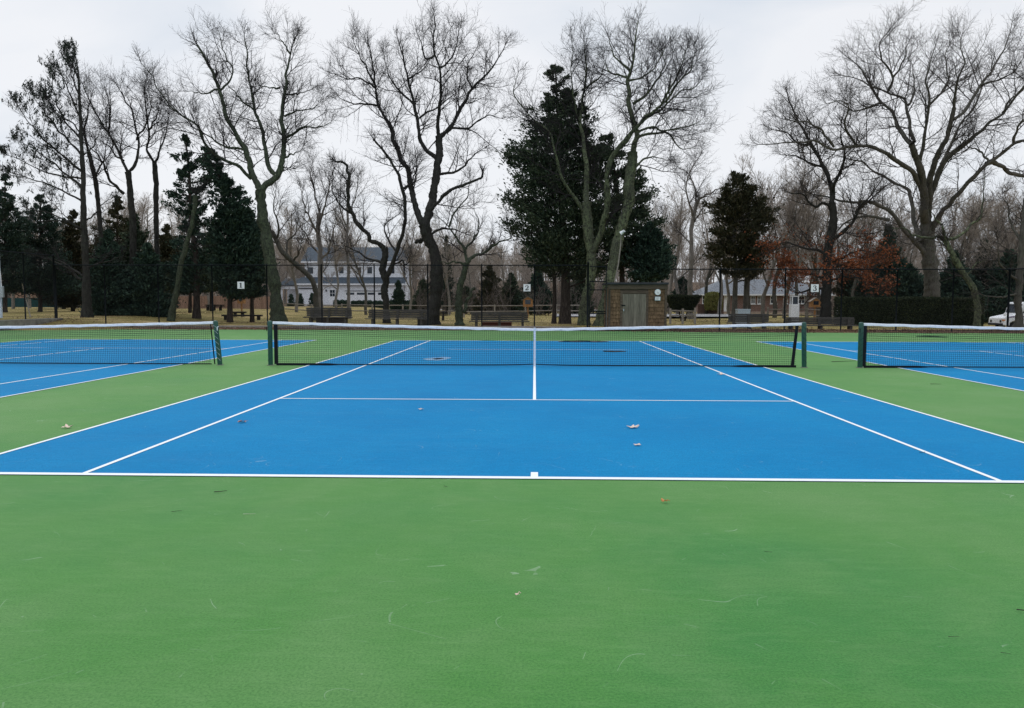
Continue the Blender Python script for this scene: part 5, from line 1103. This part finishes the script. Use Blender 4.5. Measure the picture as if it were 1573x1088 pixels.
# ---------------------------------------------------------------- white house
def at_z(py, D): return float(at(800, py, D)[2])
D = 150; y = D-18.7; X_ = lambda px, d=D: gX(px, d); Z_ = lambda py, d=D: at_z(py, d)
hs = thing('white_house', (X_(540), y, 0), 'two-storey white house with slate-blue roofs and garage behind the bare trees', 'house')
wl = MB(); wl.box(X_(462), X_(618), y+3, y+12, 0, Z_(401)); wl.box(X_(459), X_(620), y, y+2.99, 0, Z_(437)); wl.build('wall', M_siding, hs)
rf = MB(); e0, e1 = X_(457), X_(623)
def slab(xa, xb, ya, za, yb, zb, th=.18):
    rf.add([(xa, ya, za), (xb, ya, za), (xb, yb, zb), (xa, yb, zb), (xa, ya, za-th), (xb, ya, za-th), (xb, yb, zb-th), (xa, yb, zb-th)], [(0,1,2,3),(7,6,5,4),(0,4,5,1),(1,5,6,2),(2,6,7,3),(3,7,4,0)])
slab(e0, e1, y+2.6, Z_(400.5), y+7.5, Z_(382, 157)+.3); slab(e0, e1, y+7.5, Z_(382, 157)+.3, y+12.4, Z_(400.5)); slab(X_(456), X_(622), y-.5, Z_(436), y+3.0, Z_(425.5)); rf.build('roof', M_roof, hs)
b = MB(); b.box(e0, e1, y+2.5, y+2.58, Z_(403), Z_(400.7)); b.box(X_(456), X_(622), y-.58, y-.51, Z_(438.5), Z_(436.2)); b.build('eave_trim', M_white, hs)
for (a0, a1, b0, b1, d) in ((466, 476, 409, 421, 3), (515, 523.5, 409, 420.5, 3), (544.5, 551, 409, 420.5, 3), (559, 568, 408.5, 420.5, 3), (597, 603, 409, 420.5, 3)):
    f = MB(); yy_ = y+d; f.box(X_(a0), X_(a1), yy_-.06, yy_-.002, Z_(b1), Z_(b0)); fr_ = f.build('window', M_white, hs); b = MB(); b.box(X_(a0)+.1, X_(a1)-.1, yy_-.075, yy_-.062, Z_(b1)+.1, Z_(b0)-.1); b.build('pane', M_glass, fr_)
b = MB(); b.box(X_(506), X_(515.5), y-.08, y-.002, 0, Z_(444)); dd = b.build('door', M_white, hs); b = MB()
for i in (0, 1):
    for j in (0, 1): b.box(X_(507.3)+i*.5, X_(507.3)+i*.5+.43, y-.1, y-.082, Z_(456)+j*.66, Z_(456)+j*.66+.58)
b.build('pane', M_glass, dd)
for px in (501.5, 519): b = MB(); b.box(X_(px)-.1, X_(px)+.1, y-.2, y-.002, Z_(448.5), Z_(445.5)); b.build('wall_lamp', M_ink, hs)
b = MB(); b.box(X_(530), X_(590), y-.05, y-.002, 0, Z_(448)); gd = b.build('garage_door', M_white, hs); b = MB()
for (a0, a1) in ((532, 544.5), (548.5, 560.5), (565, 576.5), (581, 588.5)): b.box(X_(a0), X_(a1), y-.07, y-.052, Z_(453.5), Z_(450))
b.build('pane', M_glass, gd)
b = MB(); b.box(X_(530), X_(592), y-.09, y-.002, Z_(448.2), Z_(447)); b.build('garage_lintel', M_ink, hs)
b = MB(); b.box(X_(459), X_(482), y-.12, y-.002, Z_(444.6), Z_(443.3)); b.build('porch_roof_edge', M_ink, hs)
b = MB(); b.box(X_(429), X_(458.8), y+1, y+1.2, Z_(444.5), Z_(438.5)); b.box(X_(429), X_(429)+.3, y+1, y+1.3, 0, Z_(444.5)); b.box(X_(429), X_(459), y+5, y+5.2, 0, Z_(444)); b.build('carport', M_siding, hs)
rf = MB(); slab(X_(427), X_(458), y+.7, Z_(438), y+5, Z_(427)); rf.build('wing_roof', M_roof, hs)
b = MB(); b.box(X_(623), X_(627), y+.0, y+.4, 0, Z_(439)); b.box(X_(620.2), X_(629), y-.3, y+3, Z_(439), Z_(436.5)); b.build('porch', M_white, hs)
b = MB(); b.box(X_(616), X_(619), y+2.85, y+2.99, Z_(434), Z_(404)); b.build('corner_trim', M_roofd, hs)
# brick house
D = 118; y = D-18.7
h2 = thing('brick_house', (X_(1150, D), y, 0), 'low brick house with grey hip roof and white windows behind the bronze cedar', 'house')
Z2 = lambda py: at_z(py, D); X2 = lambda px: gX(px, D)
b = MB(); b.box(X2(1078), X2(1275), y, y+9, 0, Z2(452.5)); b.build('wall', M_brick, h2)
x0, x1, zr, ze = X2(1072), X2(1280), Z2(434)+.6, Z2(452)
b = MB(); b.add([(x0, y-.6, ze), (x1, y-.6, ze), (x1, y+9.6, ze), (x0, y+9.6, ze), (x0+4.6, y+4.5, zr), (x1-4.6, y+4.5, zr)], [(0,1,5,4),(1,2,5),(2,3,4,5),(3,0,4),(3,2,1,0)]); b.build('roof', M_roof2, h2)
b = MB(); b.box(x0-.02, x1+.02, y-.7, y-.605, ze-.16, ze+.03); b.build('eave_trim', M_white, h2)
for (a0, a1, b0, b1) in ((1078.5, 1087, 453, 466.5), (1091, 1103, 453, 466.5), (1153, 1160, 454, 466.5), (1163.5, 1171, 454, 466.5), (1183, 1193, 454, 466), (1203, 1210, 454, 466), (1226, 1236, 454, 466)):
    f = MB(); f.box(X2(a0), X2(a1), y-.07, y-.002, Z2(b1), Z2(b0)); f.box(X2(a0)-.1, X2(a1)+.1, y-.14, y-.072, Z2(b1)-.09, Z2(b1)); fr_ = f.build('window', M_white, h2); b = MB(); w2 = (X2(a1)-X2(a0)-.3)/2
    for i in (0, 1):
        for j in (0, 1): zz0 = Z2(b1)+.1+j*((Z2(b0)-Z2(b1)-.25)/2+.05); b.box(X2(a0)+.1+i*(w2+.1), X2(a0)+.1+i*(w2+.1)+w2, y-.085, y-.072, zz0, zz0+(Z2(b0)-Z2(b1)-.25)/2)
    b.build('pane', M_glass, fr_)
b = MB(); b.box(X2(1112), X2(1121), y-.06, y-.002, 0, Z2(453.5)); b.build('door', M_white, h2)
b = MB(); b.box(X2(1200), X2(1206), y+4, y+5, zr-.5, zr+.9); b.build('chimney', M_brick, h2)
b = MB(); Dw = 92; b.box(gX(1072, Dw), gX(1112, Dw), Dw-18.7, Dw-18.3, 0, at_z(466.5, Dw)); tag(b.build('brick_wall', M_brick), 'low brick garden wall in front of the brick house', 'wall')
hedge(gX(1086, 90), gX(1112, 90), 90-18.7, 92-18.7, .3, at_z(449, 90), 'loose yellow-green round bush in front of the brick house', 4500, foliage('bush yellow', (.16, .18, .05), (.3, .3, .1), (.42, .36, .14)), 'round_bush', 'bush', .6, None, .2)

# ---------------------------------------------------------------- white van at the right edge
def van():
    D = 58; y = D-18.7; x0 = gX(1525.5, D)+.8; z0 = float(gz(x0+2, y)); W_ = 1.9; o = thing('delivery_van', (x0+2.2, y+W_/2, z0), 'white boxy delivery van with blue and red stripe cut by the right edge', 'van')
    pf = [(0, .45), (.02, .95), (.12, 1.02), (1.05, 1.22), (1.18, 1.32), (1.42, 2.05), (1.55, 2.13), (4.5, 2.16), (4.55, 2.1), (4.55, .4), (3.95, .4), (3.9, .62), (3.7, .74), (3.45, .74), (3.25, .62), (3.2, .4), (1.2, .4), (1.15, .62), (.95, .74), (.7, .74), (.5, .62), (.45, .4)]
    b = MB(); b.prism([(x0+a, z0+c) for a, c in pf], y, y+W_); b.build('body', M_white, o, bev=.04)
    b = MB(); b.prism([(x0+a, z0+c) for a, c in [(1.36, 1.32), (1.56, 1.95), (2.3, 1.95), (2.3, 1.32)]], y-.012, y-.002); b.build('side_window', M_glass, o)
    b = MB(); b.add([(x0+1.16, y+.12, z0+1.36), (x0+1.16, y+W_-.12, z0+1.36), (x0+1.375, y+W_-.12, z0+1.98), (x0+1.375, y+.12, z0+1.98)], [(0,1,2,3)]); b.build('windscreen', M_glass, o)
    b = MB(); b.prism([(x0+a, z0+c) for a, c in [(.3, 1.0), (4.5, 1.18), (4.5, 1.24), (.45, 1.08)]], y-.008, y-.003); b.build('stripe', mat('stripe', (.12, .05, .2), .5), o)
    b = MB(); b.box(x0-.02, x0+.12, y-.01, y+.16, z0+.76, z0+.86); b.build('turn_signal', mat('amber lens', (.6, .22, .08), .3), o)
    for yy_ in (y+.35, y+W_-.35): b = MB(); b.tube([(x0-.02, yy_, z0+.72), (x0+.03, yy_, z0+.72)], .1, 14); b.build('headlight', M_glass, o)
    for yy_ in (y+.12, y+W_-.12):
        for xx in (x0+.83, x0+3.57):
            b = MB(); b.disc((xx, z0+.33), .33, yy_-.1, yy_+.1, 24); wh = b.build('wheel', M_rubber, o); b = MB(); b.disc((xx, z0+.33), .18, yy_-.11, yy_-.101, 16); b.build('rim', M_steel, wh)
    b = MB(); b.tube([(x0+.25, y-.02, z0+1.0), (x0+.05, y-.12, z0+1.15), (x0+.02, y-.12, z0+1.25)], .015, 6); b.disc((x0+.02, z0+1.22), .11, y-.15, y-.1, 18); b.build('mirror', M_white, o)
    b = MB(); b.box(x0+1.6, x0+1.75, y-.18, y-.02, z0+1.3, z0+1.65); b.build('mirror', M_ink, o)
    b = MB(); b.box(x0-.06, x0+.04, y+.05, y+W_-.05, z0+.42, z0+.58); b.build('bumper', M_ink, o, bev=.02)
van()

# ---------------------------------------------------------------- leaves and twigs lying on the courts
def ground_at(px, py):
    a = at(px, py, 10); t_ = (0.012-CZ)/(a[2]-CZ); return at(px, py, 10*t_)
def leaf(px, py, size, m, label, seed, lobes=5, curl=.25):
    p = ground_at(px, py); r = random.Random(seed); n = 40; V = [(0, 0, .012)]; rot = r.uniform(0, 6.28)
    for i in range(n):
        a = 2*math.pi*i/n; q = .55+.45*abs(math.cos(a*lobes/2))**1.3*(.75+.5*r.random()); q *= (1.25 if math.cos(a) > 0 else .8); rr_ = size*q
        x, y_ = rr_*math.cos(a+rot), .75*rr_*math.sin(a+rot); V.append((x, y_, .006+curl*size*(q**2)*(.6+.6*math.sin(a*3+seed))*.9))
    me = bpy.data.meshes.new('fallen_leaf'); me.from_pydata(V, [], [(0, i+1, (i+1) % n+1) for i in range(n)]); me.update(); o = finish('fallen_leaf', me, m, None, True); o.location = (p[0], p[1], .01)
    so_ = o.modifiers.new('thickness', 'SOLIDIFY'); so_.thickness = .0015
    st = MB(); st.tube([(0, 0, .012), (size*.6*math.cos(rot+3), size*.5*math.sin(rot+3), .02), (size*1.3*math.cos(rot+3.1), size*1.0*math.sin(rot+3.1), .012)], .0025, 5)
    st.build('stalk', m, None).parent = o; tag(o, label, 'leaf', 'dead leaves lying on the courts')
leaf(972, 657, .075, M_leafp, 'large pale tan oak leaf on the blue court right of the middle', 3, 7)
leaf(979, 684, .045, M_leafp, 'small pale leaf just below the large oak leaf', 4, 3)
leaf(373.5, 648.5, .055, M_leafr, 'pinkish leaf on the blue court just right of the left singles line', 5, 3, .5)
leaf(646.5, 629, .045, M_leafp, 'tiny tan leaf below the near service line, left of middle', 6, 3)
leaf(103, 657, .06, M_leafp, 'pale curled leaf on the green between left and middle courts', 7, 5, .4)
leaf(1108, 575.5, .08, M_leafp, 'flat pale leaf beside the right singles line near the net', 8, 5)
leaf(1022, 771, .028, M_leafo, 'orange curled leaf on the green in front of the baseline', 9, 3, .6)
leaf(795.5, 914.5, .013, M_leafp, 'tiny straw-coloured leaf on the near green, picture middle', 10, 3, .5)
def twig(px, py, L, ang, m, label, r_=.0035, seed=0):
    p = ground_at(px, py); rr_ = random.Random(seed); pts = []; d = ang
    x, y_ = p[0]-L/2*math.cos(ang), p[1]-L/2*math.sin(ang)
    for i in range(5): pts.append((x, y_, .01+r_)); d += rr_.uniform(-.35, .35); x += L/4*math.cos(d); y_ += L/4*math.sin(d)
    b = MB(); b.tube(pts, r_, 5, r_*.5); tag(b.build('twig', m, None, True), label, 'twig', 'twigs lying on the courts')
twig(339, 755, .1, .5, M_stick, 'dark twig on the green just below the baseline at left', .004, 1); twig(271, 786, .075, 0, M_stick, 'short dark twig farthest left on the near green', .002, 2)
twig(383, 789, .09, .3, M_stickl, 'pale forked stalk on the near green at left', .002, 3); twig(686, 747, .05, -.3, M_stick, 'bent dark twig touching the baseline left of the centre mark', .0025, 4)
twig(1180, 848, .045, -.6, M_stick, 'fine dark twig on the near green right of the orange leaf', .0015, 5); twig(1466, 979, .05, -.4, M_stick, 'fine dark twig near the lower right corner', .0014, 6)
twig(1571, 937, .06, 0, M_stick, 'thick black twig cut by the right edge', .0035, 7); twig(1545, 1003, .04, -.4, M_stick, 'fine twig lowest at the right edge', .0012, 8)
twig(1437, 590, .2, .1, M_stick, 'dark twig on the green between middle and right courts', .004, 9); twig(1296, 555.5, .8, .4, M_stick, 'crooked branchlet on the green between the two right net posts', .008, 10); twig(1418, 695, .1, .4, M_stick, 'small dark twig on the blue doubles lane at right', .003, 11)
bpy.context.view_layer.update()
